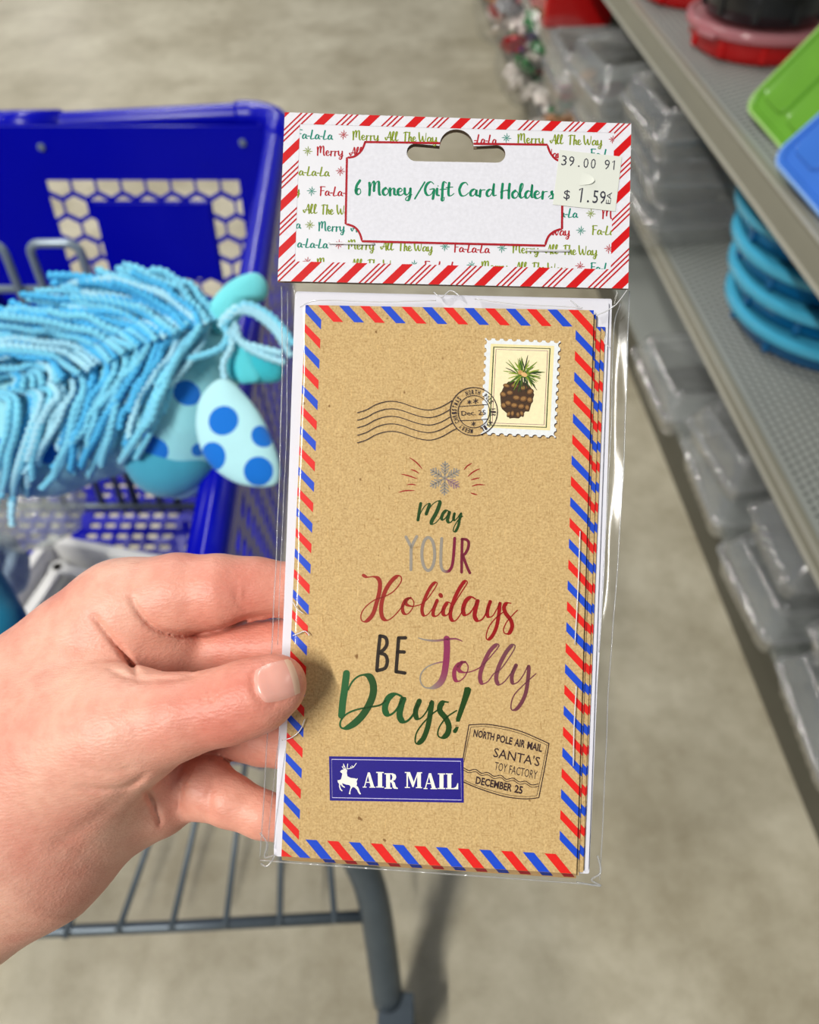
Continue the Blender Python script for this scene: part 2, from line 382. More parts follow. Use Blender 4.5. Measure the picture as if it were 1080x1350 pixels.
lime_l = mat('lime_lid', C8(104, 164, 46), 0.2, coat=0.6, noise=0.2, nscale=10)
blu = mat('blue_box_plastic', C8(52, 108, 208), 0.22, coat=0.5, noise=0.1, nscale=14)
blu_l = mat('blue_box_lid', C8(58, 116, 212), 0.2, coat=0.6, noise=0.15, nscale=10)
def quadM(p0, p1, p2):
    """frame with origin at the middle of the rectangle p0 (corner), p1 (along x), p2 (along y); z = outward"""
    x = (p1-p0).normalized(); y = (p2-p0); y = (y-x*y.dot(x)).normalized(); z = x.cross(y)
    return x, y, z
def place_box(c0, cx, cy, lx, ly, h, label, mts, **k):
    p0 = WD(*c0); p1 = WD(*cx); p2 = WD(*cy); x, y, z = quadM(p0, p1, p2)
    o = p0 + x*lx/2 + y*ly/2 - z*(h+.004)
    M = Matrix((x, y, z)).transposed().to_4x4(); M.translation = o
    return bento(M, lx, ly, h, label, mts, **k)
place_box((984, 138, 1.66), (1066, 232, 1.52), (1062, -40, 1.62), .20, .28, .05, 'lime green divided lidded box leaning on the upper shelf', (lime, lime_l, mat('pale_lime_rim', C8(168, 210, 120), .25)), sticker=True)
place_box((1020, 208, 1.47), (1110, 312, 1.34), (1094, 70, 1.44), .20, .28, .05, 'blue divided lidded box leaning nearest on the upper shelf', (blu, blu_l, mat('pale_blue_rim', C8(130, 172, 230), .25)))
bento(shM(.33, .90, MZ+.004, .1, 0, 0), .26, .32, .09, 'lime green lidded box at the frame edge on the middle shelf', (lime, lime_l))

# bags of foil gift bows, far along the base deck
foil_cols = [('red', C8(190, 14, 30)), ('white', C8(236, 228, 220)), ('green', C8(14, 130, 52)), ('violet', C8(82, 26, 170)), ('blue', C8(60, 100, 210)), ('gold', C8(214, 150, 92)), ('silver', C8(190, 192, 196))]
foils = {n: mat('foil_'+n, c, 0.25, 0.3, 0.8, noise=0.1) for n, c in foil_cols}
bagfilm = film_mat('bag_film', (0.99, 0.99, 0.99), refl=0.3, rough=0.1, haze=0.04, bump=0.9, bscale=(40, 40, 40), power=2)
def bow(parent, c, r, m, rnd):
    mb = MB(); R0 = Matrix.Rotation(rnd.uniform(0, 6), 3, 'Z') @ Matrix.Rotation(rnd.uniform(-.9, .9), 3, 'X')
    for lay, (nn, rad, lift) in enumerate(((8, 1, 0.2), (7, .75, .55), (4, .4, .8))):
        for k in range(nn):
            a = 2*PI*k/nn + lay*.4; d = Vector((math.cos(a), math.sin(a), 0)); s = Vector((-d.y, d.x, 0)); w_ = r*.17
            pts = []
            for q in range(9):
                th = 2*PI*q/8
                pts.append(d*(r*rad*(.5-.5*math.cos(th)))*1.0 + Vector((0, 0, r*(lift*.5*(.5-.5*math.cos(th)) + .22*math.sin(th)))))
            vs = [];
            for q in pts: vs += [R0 @ (q+s*w_) + Vector(c), R0 @ (q-s*w_) + Vector(c)]
            mb.add(vs, [(2*i, 2*i+1, 2*i+3, 2*i+2) for i in range(8)], 0)
    o = mb.build('gift_bow', m, parent, smooth=True); return o
def bow_bag(inset, along, z, sx, sy, sz, label, cols, seed, n=60):
    rnd = random.Random(seed); t = empty('bag_of_gift_bows', shM(inset, along, z)); tag(t, label, 'gift bows', 'clear bags of foil gift bows on the base deck')
    for k in range(n):
        a = rnd.uniform(0, 2*PI); q = math.sqrt(rnd.random())*.85
        c = (q*math.cos(a)*sx/2, q*math.sin(a)*sy/2, rnd.uniform(.15, .88)*sz*(1-.35*q*q))
        bow(t, c, rnd.uniform(.044, .066), foils[rnd.choice(cols)], rnd)
    mb = MB(); prof = [(0.02, 0), (.9, .03), (1.02, .3), (1.0, .6), (.8, .88), (.35, 1.02), (0.02, 1.05)]; vs = []; n_ = 40
    for (r, zz) in prof:
        for j in range(n_):
            a = 2*PI*j/n_; k = 1+.05*math.sin(5*a+seed)+.03*math.sin(11*a)
            vs.append((r*k*math.cos(a)*sx*.56, r*k*math.sin(a)*sy*.56, zz*sz))
    mb.add(vs, [(i*n_+j, i*n_+(j+1) % n_, (i+1)*n_+(j+1) % n_, (i+1)*n_+j) for i in range(len(prof)-1) for j in range(n_)])
    mb.build('clear_bag', bagfilm, t, smooth=True)
    return t
bow_bag(.07, 3.05, BZ+.004, .34, .42, .32, 'nearer clear bag of white, green, blue and red foil gift bows', ['white', 'green', 'white', 'blue', 'red', 'white', 'gold', 'silver', 'green'], 3)
bow_bag(.06, 3.66, BZ+.004, .36, .46, .34, 'middle clear bag of red and white foil gift bows', ['red', 'white', 'red', 'white', 'white', 'green', 'violet'], 7)
bow_bag(.06, 4.34, BZ+.004, .36, .46, .36, 'farthest clear bag of foil gift bows at the top edge', ['white', 'blue', 'red', 'white', 'gold', 'silver'], 11)
rb = empty('red_gift_box', shM(.13, 3.72, MZ+.002)); tag(rb, 'red lidded gift box standing beyond the clear boxes on the middle shelf', 'box')
bb = MB(); loft([rr(.13, .19, .012, 0), rr(.13, .19, .012, .2)], bb); bb.build('body', redp, rb)
bb = MB(); loft([rr(.134, .194, .013, .17), rr(.134, .194, .013, .215), rr(.128, .188, .011, .22)], bb); bb.build('lid', redp, rb)
# ------------------------------------------------------------------ shopping cart
bluep = mat('cart_blue_plastic', C8(1, 5, 168), 0.26, spec=0.28, noise=0.08, nscale=12, bump=0.02)
wirem = mat('cart_grey_wire', C8(132, 146, 158), 0.35, 0.35, noise=0.15, nscale=40)
wired = mat('cart_rack_wire', C8(86, 96, 104), 0.4, 0.5, noise=0.2, nscale=40)
cart = empty('shopping_cart', Matrix.Translation((-.5, .8, 0)))
tag(cart, 'blue plastic shopping cart with hexagon mesh panels and grey wire lower rack', 'shopping cart')
CO = Vector((-.5, .8, 0))
def cb(mb): mb.v = [v-CO for v in mb.v]; return mb
RX0, RX1, RY0, RY1, RZ = -.78, -.186, .26, 1.255, 1.0     # rim
FZ = .55                                                   # basket floor
def panel(outer, holes, th, fn, mb, m=0):
    """flat plate with holes; fn(u, v, w) -> 3D, w in 0..th"""
    polys = [[Vector((p[0], p[1], 0)) for p in outer]] + [[Vector((p[0], p[1], 0)) for p in h] for h in holes]
    tri = tessellate_polygon(polys); flat = [p for q in polys for p in q]; n = len(flat)
    vs = [fn(p.x, p.y, 0) for p in flat] + [fn(p.x, p.y, th) for p in flat]
    fs = [t for t in tri] + [tuple(i+n for i in t)[::-1] for t in tri]
    k = 0
    for q in polys:
        c = len(q)
        for j in range(c): fs.append((k+j, k+(j+1) % c, n+k+(j+1) % c, n+k+j))
        k += c
    mb.add(vs, fs, m)
def clip(poly, nx, ny, d):
    """keep nx*x+ny*y <= d"""
    out = []
    for i in range(len(poly)):
        a, b = poly[i-1], poly[i]; da = nx*a[0]+ny*a[1]-d; db = nx*b[0]+ny*b[1]-d
        if (da <= 0) != (db <= 0):
            t = da/(da-db); out.append((a[0]+(b[0]-a[0])*t, a[1]+(b[1]-a[1])*t))
        if db <= 0: out.append(b)
    return out
def area(p): return abs(sum(p[i-1][0]*p[i][1]-p[i][0]*p[i-1][1] for i in range(len(p))))/2
def hexes(x0, x1, y0, y1, inner, sp=.0375, rs=.0300, R=.0178):
    out = []; r = 0; y = y1-.008
    while y > y0-.02:
        x = x0 + (0 if r % 2 else sp/2) - sp
        while x < x1+.03:
            h = [(x+R*math.cos(PI/6+k*PI/3), y+R*math.sin(PI/6+k*PI/3)*.93) for k in range(6)]
            h = clip(clip(clip(clip(h, 1, 0, x1), -1, 0, -x0), 0, 1, y1), 0, -1, -y0)
            if len(h) >= 3 and inner:
                ix0, ix1, iy0, iy1 = inner
                c = [clip(h, 1, 0, ix0), clip(h, -1, 0, -ix1), clip(h, 0, 1, iy0), clip(h, 0, -1, -iy1)]
                h = max(c, key=lambda q: area(q) if len(q) >= 3 else 0)
            if len(h) >= 3 and area(h) > 2.5e-5: out.append(h)
            x += sp
        y -= rs; r += 1
    return out
# far end panel (slightly leaning), holes around a solid sign field
def end_fn(x, z, w): return Vector((x, RY1-.03-(RZ-z)*.10+w, z))
mb = MB(); panel([(RX0, FZ), (RX1-.01, FZ), (RX1-.01, RZ), (RX0, RZ)], hexes(-.548, -.256, .630, .924, (-.484, -.303, .768, .892), .0375, .0335, .0196), .004, end_fn, mb)
mb.build('end_panel', bluep, cart) if False else cb(mb).build('end_panel', bluep, cart)
mb = MB(); panel([(-.482, .770), (-.305, .770), (-.305, .890), (-.482, .890)], [], .006, lambda x, z, w: end_fn(x, z, w-.004), mb); cb(mb).build('sign_field', bluep, cart)
# side panel under the right rim
def side_fn(y, z, w): return Vector((RX1+.004+max(0, 1.15-y)*.038-(RZ-z)*.06+w, y, z))
mb = MB(); panel([(RY0+.21, FZ-.02), (RY1-.04, FZ-.02), (RY1-.02, RZ), (RY0, RZ)], hexes(RY0+.22, RY1-.08, .60, .93, None, .045, .040, .0150), .005, side_fn, mb)
cb(mb).build('side_panel', bluep, cart)
mb = MB(); panel([(RX0, FZ), (RX1-.01, FZ-.02), (RX1-.01, RZ), (RX0, RZ)], hexes(-.70, -.24, .60, .90, None, .045, .038, .0195), .005, lambda x, z, w: Vector((x, RY0+.01+(RZ-z)*.44+w, z)), mb)
cb(mb).build('near_end_panel', bluep, cart)
mb = MB(); panel([(RY0+.21, FZ-.02), (RY1-.04, FZ-.02), (RY1-.02, RZ-.01), (RY0, RZ)], hexes(RY0+.22, RY1-.08, .60, .93, None, .045, .040, .0150), .005, lambda y, z, w: Vector((RX0+(RZ-z)*.05+w, y, z)), mb)
cb(mb).build('side_panel', bluep, cart)
# rim
rim = []
for (x, y, z) in ((RX0, RY1+.03, RZ-.028), (-.5, RY1+.01, RZ-.012), (RX1-.06, RY1, RZ+.004)): rim.append((x, y, z))
for k in range(6):
    a = PI/2*(1-k/5); rim.append((RX1-.05+.05*math.cos(a), RY1-.05+.05*math.sin(a), RZ+.004))
rim += [(RX1+.010, .9, RZ), (RX1+.022, .6, RZ), (RX1+.032, RY0+.04, RZ)]
for k in range(6):
    a = -PI/2*k/5; rim.append((RX1-.008+.04*math.cos(a), RY0+.04+.04*math.sin(a), RZ))
rim += [(RX0+.04, RY0, RZ), (RX0+.012, RY0+.012, RZ), (RX0, RY0+.04, RZ), (RX0, RY1-.02, RZ-.02)]
mb = MB(); mb.tube(rim, .0165, 14, closed=True); cb(mb).build('rim', bluep, cart, smooth=True)
mb = MB(); mb.tube([(-.25, RY1, RZ+.003), (RX1-.06, RY1, RZ+.004)] + rim[3:9] + [(RX1+.003, 1.15, RZ)], .0195, 14); cb(mb).build('rim_corner_cap', bluep, cart, smooth=True)
mb = MB(); mb.tube([(-.64, RY1+.015, RZ-.0165), (-.515, RY1+.0105, RZ-.0125)], .0195, 14); cb(mb).build('rim_sleeve', bluep, cart, smooth=True)
for (x, z) in ((-.538, .972), (-.243, .978)):
    mb = MB(); mb.lathe([(0, .004), (.005, .003), (.006, 0)], (x, 0, 0), 12); p = [Matrix.Rotation(PI/2, 3, 'X') @ Vector((v.x-x, v.y, v.z)) for v in mb.v]
    mb.v = [q + end_fn(x, z, 0) + Vector((0, -.001, 0)) for q in p]; cb(mb).build('rivet', wirem, cart)
# basket floor lattice: slats both ways, wider strips between groups of slots
fl = MB(); x = RX0
k = 0
while x < RX1-.02:
    wd = .022 if k % 6 == 5 else .0065
    fl.box((x+wd/2, (RY0+.2+RY1)/2, FZ), (wd, RY1-RY0-.24, .006)); x += wd + .0165; k += 1
y = RY0+.22; k = 0
while y < RY1-.05:
    fl.box(((RX0+RX1)/2, y, FZ+.0008), (RX1-RX0-.02, .0085, .006)); y += .0215; k += 1
fo = cb(fl).build('basket_floor', bluep, cart); fo['kind'] = 'stuff'
# wire divider with looped top, standing across the basket
def wire(name, pts, r, m=wirem, n=10, parent=cart, sm=4):
    mb = MB(); mb.tube(catmull(pts, sm) if sm else pts, r, n); return cb(mb).build(name, m, parent, smooth=True)
YW = .87
def pxz(px, py):                                   # pixel -> point on the divider plane y = YW
    r = CM.to_3x3() @ CS(px, py, 1); t = YW/r.y; return EYE + r*t
def loop(xa, xb, zt, zb=FZ+.02):
    c = .013; P = [(xa, YW, zb), (xa, YW, zt-c)]
    P += [(xa+c-c*math.cos(k*PI/10), YW, zt-c+c*math.sin(k*PI/10)) for k in range(1, 6)]
    P += [(xb-c+c*math.sin(k*PI/10), YW, zt-c+c*math.cos(k*PI/10)) for k in range(0, 6)]
    return P + [(xb, YW, zb)]
zt = pxz(75, 321).z
for (pa, pb) in ((47, 112), (-52, 13), (-150, -85)):
    wire('wire_loop', loop(pxz(pa, 350).x, pxz(pb, 350).x, zt), .0052, sm=0)
zr = pxz(30, 385).z; wire('cross_wire', [(RX0, YW+.006, zr), (pxz(118, 378).x, YW+.006, zr)], .0048, sm=0)
for px in (171, 228, 259):
    X = pxz(px, 640).x; wire('divider_wire', [(X, YW, FZ+.02), (X+.004, YW-.003, zr-.12)], .0056, wired, sm=0)
wire('bottom_wire', [(RX0, YW-.005, FZ+.035), (RX1-.04, YW-.005, FZ+.035)], .0052, wired, sm=0)
# lower rack: near bar, fanned lengthwise bars, one far bar
rk = [WZ(-10, 1231, .25), WZ(235, 1221, .25), WZ(480, 1208, .25)]
wire('rack_front_bar', [rk[0]-Vector((.25, 0, 0)), rk[0], rk[1], rk[2]], .0085, wired, sm=0)
for (x0, y0, x1, y1) in ((88, 1229, 120, 1140), (158, 1222, 190, 1130), (228, 1216, 262, 1066), (298, 1215, 316, 1068), (369, 1213, 371, 1090), (441, 1209, 434, 1120), (20, 1230, 62, 1140)):
    a = WZ(x0, y0, .258); b = WZ(x1, y1, .262); d = (b-a).normalized()
    wire('rack_bar', [a-d*.008, a+d*.62+Vector((0, 0, -.0))], .0046, wired, sm=0)
wire('rack_back_bar', [WZ(480, 1208, .25)+Vector((-.55, .6, 0)), WZ(480, 1208, .25)+Vector((-.06, .6, 0))], .006, wired, sm=0)
# corner tube with its caster
lg = [WD(372, 960, 1.03), WD(432, 1060, 1.10), WD(476, 1140, 1.15), WD(492, 1185, 1.17), WD(503, 1250, 1.20), WD(512, 1320, 1.23)]
wire('corner_tube', lg, .0225, wired, 14)
tb = WD(520, 1342, 1.24)
cr = MB()
cr.box((tb.x-CO.x+.004, tb.y-CO.y, .115), (.05, .05, .012), bev=.003)
cr.box((tb.x-CO.x-.022, tb.y-CO.y-.012, .085), (.004, .05, .06), bev=.0015); cr.box((tb.x-CO.x+.028, tb.y-CO.y-.012, .085), (.004, .05, .06), bev=.0015)
cf = cr.build('caster_fork', wired, cart)
wh = MB(); Rw = Matrix.Rotation(PI/2, 3, 'Y')
wh.lathe([(0, -.012), (.018, -.012), (.022, -.009), (.040, -.009), (.044, -.012), (.056, -.012), (.060, -.007), (.060, .007), (.056, .012), (.044, .012), (.040, .009), (.022, .009), (.018, .012), (0, .012)], (tb.x-CO.x+.003, tb.y-CO.y-.018, .0605), 36, R=Rw)
smooth_angle(wh.build('wheel', mat('caster_rubber', C8(70, 74, 78), 0.5, noise=0.1), cf))

# white tray in the basket
wht = mat('white_painted_wood', C8(224, 224, 220), 0.4, noise=0.03, nscale=8)
tr_o = WZ(60, 712, .63); tx = (WZ(252, 750, .63)-tr_o).normalized(); ty = Vector((tx.y, -tx.x, 0))
TM = Matrix((tx, -ty, Vector((0, 0, 1)))).transposed().to_4x4(); TM.translation = Vector((tr_o.x, tr_o.y, FZ+.005))
tray = empty('white_tray', TM); tag(tray, 'white rectangular wooden tray lying in the cart below the plush horse', 'tray')
lx, ly, hh = .25, .20, .075
for (c, d) in (((lx/2, .006, hh/2), (lx, .014, hh)), ((lx/2, -ly, hh/2), (lx, .014, hh)), ((0, -ly/2, hh/2), (.014, ly, hh)), ((lx, -ly/2, hh/2), (.014, ly, hh))):
    MB().box(c, d, bev=.003).build('side', wht, tray)
for (c, d) in (((lx/2, -.022, hh*.62), (lx-.02, .016, .006)), ((.022, -ly/2, hh*.62), (.016, ly-.02, .006))):
    MB().box(c, d, bev=.002).build('inner_ledge', wht, tray)
MB().box((lx/2, -ly/2, .012), (lx-.01, ly-.01, .008)).build('bottom', wht, tray)
# crumpled clear wrapper beside the tray
def crumple(name, centre, sx, sy, sz, seed, mtl, label, cat):
    rnd = random.Random(seed); bm = bmesh.new(); bmesh.ops.create_icosphere(bm, subdivisions=4, radius=1)
    K = [(Vector((rnd.gauss(0, 1), rnd.gauss(0, 1), rnd.gauss(0, 1))).normalized(), rnd.uniform(3, 9), rnd.uniform(0, 6)) for _ in range(9)]
    for v in bm.verts:
        d = sum(abs(math.sin(k.dot(v.co)*f+p)) for k, f, p in K)/9
        v.co *= .75+.45*d
    vs = [Vector((v.co.x*sx, v.co.y*sy, v.co.z*sz)) for v in bm.verts]; bm.verts.index_update()
    o = mesh_obj(name, vs, [[v.index for v in f.verts] for f in bm.faces], mtl); bm.free(); o.location = centre
    tag(o, label, cat); return o
wrapm = film_mat('wrapper_film', (0.9, 0.92, 0.9), refl=0.55, rough=0.15, haze=0.25, bump=0.8, bscale=(50, 50, 50), power=1.5, hazecol=C8(206, 210, 200))
crumple('plastic_wrapper', WD(40, 672, 1.0), .060, .05, .040, 5, wrapm, 'crumpled clear plastic wrapper lying against the white tray under the plush horse', 'wrapper')
crumple('tissue_bundle', WD(-4, 752, 1.0), .034, .04, .045, 9, mat('blue_grey_mesh_cloth', C8(140, 160, 176), 0.8, noise=0.15, nscale=60, bump=0.3), 'blue grey cloth bundle at the left frame edge in the cart', 'cloth')
# ------------------------------------------------------------------ smooth bodies from blended tapered limbs
class Field:
    def __init__(s, lo, hi, h):
        s.lo = np.array(lo, np.float32); s.h = h
        s.n = (np.ceil((np.array(hi)-np.array(lo))/h)+1).astype(int)
        s.F = np.full(s.n, 0.03, np.float32)
        s.ax = [s.lo[i] + h*np.arange(s.n[i], dtype=np.float32) for i in range(3)]
    def sub(s, lo, hi):
        a = np.clip(((np.array(lo)-s.lo)/s.h).astype(int), 0, s.n-1); b = np.clip(((np.array(hi)-s.lo)/s.h).astype(int)+2, 1, s.n)
        sl = tuple(slice(a[i], b[i]) for i in range(3))
        return sl, s.ax[0][sl[0]][:, None, None], s.ax[1][sl[1]][None, :, None], s.ax[2][sl[2]][None, None, :]
    def cone(s, a, b, ra, rb, k=0.004):
        a = np.array(a); b = np.array(b); m = max(ra, rb)+k+.012
        sl, X, Y, Z = s.sub(np.minimum(a, b)-m, np.maximum(a, b)+m)
        if min(x.stop-x.start for x in sl) <= 0: return
        d = b-a; L2 = max(float(d@d), 1e-12)
        t = np.clip(((X-a[0])*d[0]+(Y-a[1])*d[1]+(Z-a[2])*d[2])/L2, 0, 1)
        q = np.sqrt((X-a[0]-t*d[0])**2+(Y-a[1]-t*d[1])**2+(Z-a[2]-t*d[2])**2) - (ra+(rb-ra)*t)
        s.blend(sl, q, k)
    def ell(s, c, r, R=None, k=0.004):
        c = np.array(c); r = np.array(r); m = float(r.max())+k+.012
        sl, X, Y, Z = s.sub(c-m, c+m); X = X-c[0]; Y = Y-c[1]; Z = Z-c[2]
        if R is not None:
            R = np.array(R); X, Y, Z = (R[0, 0]*X+R[1, 0]*Y+R[2, 0]*Z, R[0, 1]*X+R[1, 1]*Y+R[2, 1]*Z, R[0, 2]*X+R[1, 2]*Y+R[2, 2]*Z)
        k0 = np.sqrt((X/r[0])**2+(Y/r[1])**2+(Z/r[2])**2); k1 = np.sqrt((X/r[0]**2)**2+(Y/r[1]**2)**2+(Z/r[2]**2)**2)+1e-9
        s.blend(sl, k0*(k0-1)/k1, k)
    def blend(s, sl, q, k):
        f = s.F[sl]; h = np.maximum(k-np.abs(f-q), 0)/k
        s.F[sl] = np.minimum(f, q) - h*h*k*.25
    def chain(s, P, k=0.004, k0=None):
        for i in range(len(P)-1):
            s.cone(P[i][0], P[i+1][0], P[i][1], P[i+1][1], k0 if (i == 0 and k0) else k)
    def mesh(s):
        F = s.F; n = F.shape; ins = F < 0
        c = np.zeros((n[0]-1, n[1]-1, n[2]-1), np.uint8)
        for i in (0, 1):
            for j in (0, 1):
                for k in (0, 1): c += ins[i:n[0]-1+i, j:n[1]-1+j, k:n[2]-1+k]
        act = (c > 0) & (c < 8); idx = np.argwhere(act); vid = np.full(act.shape, -1, np.int64); vid[act] = np.arange(len(idx))
        acc = np.zeros((len(idx), 3)); cnt = np.zeros(len(idx))
        x, y, z = idx.T
        for a in range(3):
            o = [b for b in range(3) if b != a]
            for i in (0, 1):
                for j in (0, 1):
                    p = [x.copy(), y.copy(), z.copy()]; p[o[0]] = p[o[0]]+i; p[o[1]] = p[o[1]]+j
                    q = [v.copy() for v in p]; q[a] = q[a]+1
                    f0 = F[tuple(p)].astype(float); f1 = F[tuple(q)].astype(float); m = (f0 < 0) != (f1 < 0)
                    t = np.where(m, f0/np.where(m, f0-f1, 1), 0)
                    pt = np.stack(p, 1).astype(float); pt[:, a] += t
                    acc[m] += pt[m]; cnt[m] += 1
        V = acc/cnt[:, None]*s.h + s.lo
        Q = []
        for a in range(3):
            b, c_ = (a+1) % 3, (a+2) % 3
            sl0 = [slice(None)]*3; sl1 = [slice(None)]*3; sl0[a] = slice(0, n[a]-1); sl1[a] = slice(1, n[a])
            e = ins[tuple(sl0)] != ins[tuple(sl1)]; E = np.argwhere(e)
            E = E[(E[:, b] > 0) & (E[:, c_] > 0) & (E[:, b] < n[b]-1) & (E[:, c_] < n[c_]-1)]
            def g(db, dc):
                k = E.copy(); k[:, b] -= db; k[:, c_] -= dc; return vid[k[:, 0], k[:, 1], k[:, 2]]
            q = np.stack([g(1, 1), g(0, 1), g(0, 0), g(1, 0)], 1); fl = ~ins[E[:, 0], E[:, 1], E[:, 2]]
            q[fl] = q[fl][:, ::-1]; Q.append(q)
        return V, np.concatenate(Q)
def np_mesh(name, V, Q, mats, parent, smooth=True):
    me = bpy.data.meshes.new(name)
    me.vertices.add(len(V)); me.vertices.foreach_set('co', V.astype(np.float32).ravel())
    me.loops.add(Q.size); me.loops.foreach_set('vertex_index', Q.astype(np.int32).ravel())
    me.polygons.add(len(Q)); me.polygons.foreach_set('loop_start', np.arange(0, Q.size, 4, dtype=np.int32))
    me.polygons.foreach_set('use_smooth', np.ones(len(Q), bool)); me.update(calc_edges=True); me.validate()
    me.materials.append(mats); o = bpy.data.objects.new(name, me); COL.objects.link(o); o.parent = parent
    return o

# ------------------------------------------------------------------ plush horse in the cart (camera-frame coordinates, real size)
HD = .72
def hroot_M(px, py, d): return CM @ Matrix.Translation(CS(px, py, d))
HO = CS(150, 560, HD)
horse = empty('stuffed_toy_horse', CM @ Matrix.Translation(HO))
tag(horse, 'pale blue polka dot plush horse with a bright blue yarn mane lying in the cart', 'stuffed toy')
def HP(px, py, d=HD): return CS(px, py, d) - HO
def plush_mat(name, base, dots=None, dotcol=C8(16, 110, 206), dark=None):
    m = mat(name, base, 0.9, spec=0.2, noise=0.12, nscale=26, bump=0.35, bscale=700); nt = m.node_tree; N = nt.nodes; L = nt.links; b = N['Principled BSDF']
    b.inputs['Sheen Weight'].default_value = 0.25
    if dots:
        src = b.inputs['Base Color'].links[0].from_socket
        ge = N.new('ShaderNodeNewGeometry'); tc = N.new('ShaderNodeTexCoord'); acc = None
        for (p, r) in dots:
            d = N.new('ShaderNodeVectorMath'); d.operation = 'DISTANCE'; L.new(tc.outputs['Object'], d.inputs[0]); d.inputs[1].default_value = p
            s = N.new('ShaderNodeMath'); s.operation = 'LESS_THAN'; s.inputs[1].default_value = r; L.new(d.outputs['Value'], s.inputs[0])
            if acc is None: acc = s.outputs[0]
            else:
                a = N.new('ShaderNodeMath'); a.operation = 'MAXIMUM'; L.new(acc, a.inputs[0]); L.new(s.outputs[0], a.inputs[1]); acc = a.outputs[0]
        mx = N.new('ShaderNodeMix'); mx.data_type = 'RGBA'; mx.inputs[7].default_value = (*dotcol, 1)
        L.new(acc, mx.inputs[0]); L.new(src, mx.inputs[6]); L.new(mx.outputs[2], b.inputs['Base Color'])
    return m
k_ = HD/FPX
H = Field(HP(-110, 760, .80)-Vector((.01, .01, .03)), HP(400, 330, .62)+Vector((.01, .01, .05)), .0024)
def hc(pts, k=.02):
    H.chain([(HP(x, y, d), r*d/FPX) for (x, y, d, r) in pts], k)
hc([(-90, 575, .76, 82), (60, 572, .75, 72), (150, 540, .74, 72), (225, 500, .73, 68), (262, 470, .73, 52)], .03)
hc([(225, 520, .72, 66), (235, 575, .71, 62), (235, 612, .71, 40)], .03)
V, Q = H.mesh()
dots = []
hbody = np_mesh('body', V, Q, plush_mat('plush_tmp', C8(150, 220, 232)), horse)
bvh = BVHTree.FromPolygons([tuple(v) for v in V], [tuple(q) for q in Q.tolist()])
def hit(px, py, lift=0.0, bv=None):
    o = -HO; d = CS(px, py, 1).normalized(); r = (bv or bvh).ray_cast(o, d)
    return (r[0]-d*lift) if r[0] is not None else None
for (px, py, r) in ((247, 518, 17), (205, 593, 16), (253, 452, 14), (62, 597, 16), (5, 594, 17), (28, 655, 14), (195, 575, 9), (50, 535, 16), (-20, 530, 15), (262, 593, 9), (255, 560, 0.1), (120, 575, 12)):
    p = hit(px, py)
    if p is not None: dots.append((p, r*HD/FPX))
hbody.data.materials[0] = plush_mat('plush_dotted', C8(150, 218, 230), dots)
# muzzle
Mz = Field(HP(150, 670, .76)-Vector((.01, .01, .02)), HP(310, 580, .62)+Vector((.01, .01, .02)), .002)
Mz.chain([(HP(222, 608, .70), 41*.70/FPX), (HP(222, 614, .70), 41*.70/FPX)], .02)
Mz.chain([(HP(205, 600, .70), 38*.70/FPX), (HP(250, 603, .70), 34*.70/FPX)], .02)
V, Q = Mz.mesh(); np_mesh('muzzle', V, Q, plush_mat('plush_teal', C8(66, 158, 186)), horse)
# hind hoof poking in at the frame edge
Lg = Field(HP(-90, 900, .84)-Vector((.01, .01, .02)), HP(70, 740, .70)+Vector((.01, .01, .02)), .0026)
Lg.chain([(HP(-60, 720, .79), 34*.79/FPX), (HP(-30, 790, .79), 36*.79/FPX), (HP(-2, 822, .78), 36*.78/FPX)], .02)
V2, Q2 = Lg.mesh(); np_mesh('hoof', V2, Q2, plush_mat('plush_deep_teal', C8(22, 112, 142)), horse)
# ears and face pieces: padded leaf shapes from an outline
def pad(name, outline, d, depth_in, mtl, tilt=(0, 0), n=9, parent=horse, cx=None, zoff=None):
    pts = catmull([(x, y) for x, y in outline], 8, closed=True); cx = cx or (sum(p[0] for p in pts)/len(pts), sum(p[1] for p in pts)/len(pts))
    vs = []; fs = []; m = len(pts)
    def dd(x, y): return d + tilt[0]*(x-cx[0])/100 + tilt[1]*(y-cx[1])/100
    for side in (1, -1):
        for i in range(n):
            s = math.cos(PI/2*i/n)*1.0; zz = math.sin(PI/2*i/n)*depth_in*side
            for p in pts: x = cx[0]+(p[0]-cx[0])*s; y = cx[1]+(p[1]-cx[1])*s; vs.append(HP(x, y, dd(x, y)) + Vector((0, 0, zz)))
        vs.append(HP(cx[0], cx[1], d) + Vector((0, 0, depth_in*side)))
    blk = n*m+1
    for sd in (0, 1):
        o = sd*blk
        for i in range(n-1):
            for j in range(m):
                q = (o+i*m+j, o+i*m+(j+1) % m, o+(i+1)*m+(j+1) % m, o+(i+1)*m+j); fs.append(q if sd == 0 else q[::-1])
        for j in range(m):
            q = (o+(n-1)*m+j, o+(n-1)*m+(j+1) % m, o+n*m); fs.append(q if sd == 0 else q[::-1])
    return mesh_obj(name, vs, fs, mtl, parent, True)
ear_d = [(HP(x, y, .655), r*.655/FPX) for x, y, r in ((297, 555, 15.5), (351, 574, 12), (283, 603, 14), (344, 622, 14))]
ear_d = [(p+Vector((0, 0, .010)), r+.003) for p, r in ear_d]
pad('ear', [(298, 500), (318, 515), (345, 550), (366, 600), (368, 632), (350, 642), (310, 636), (275, 610), (259, 570), (262, 530), (280, 505)], .655, .010,
    plush_mat('plush_ear', C8(176, 226, 234), ear_d), (0, -.01))
pad('ear_back', [(270, 420), (285, 390), (310, 368), (338, 360), (352, 374), (350, 392), (330, 402), (310, 425), (290, 440)], .70, .014, plush_mat('plush_aqua', C8(112, 214, 222)), cx=(312, 396))
aq2 = plush_mat('plush_aqua_dark', C8(60, 190, 206))
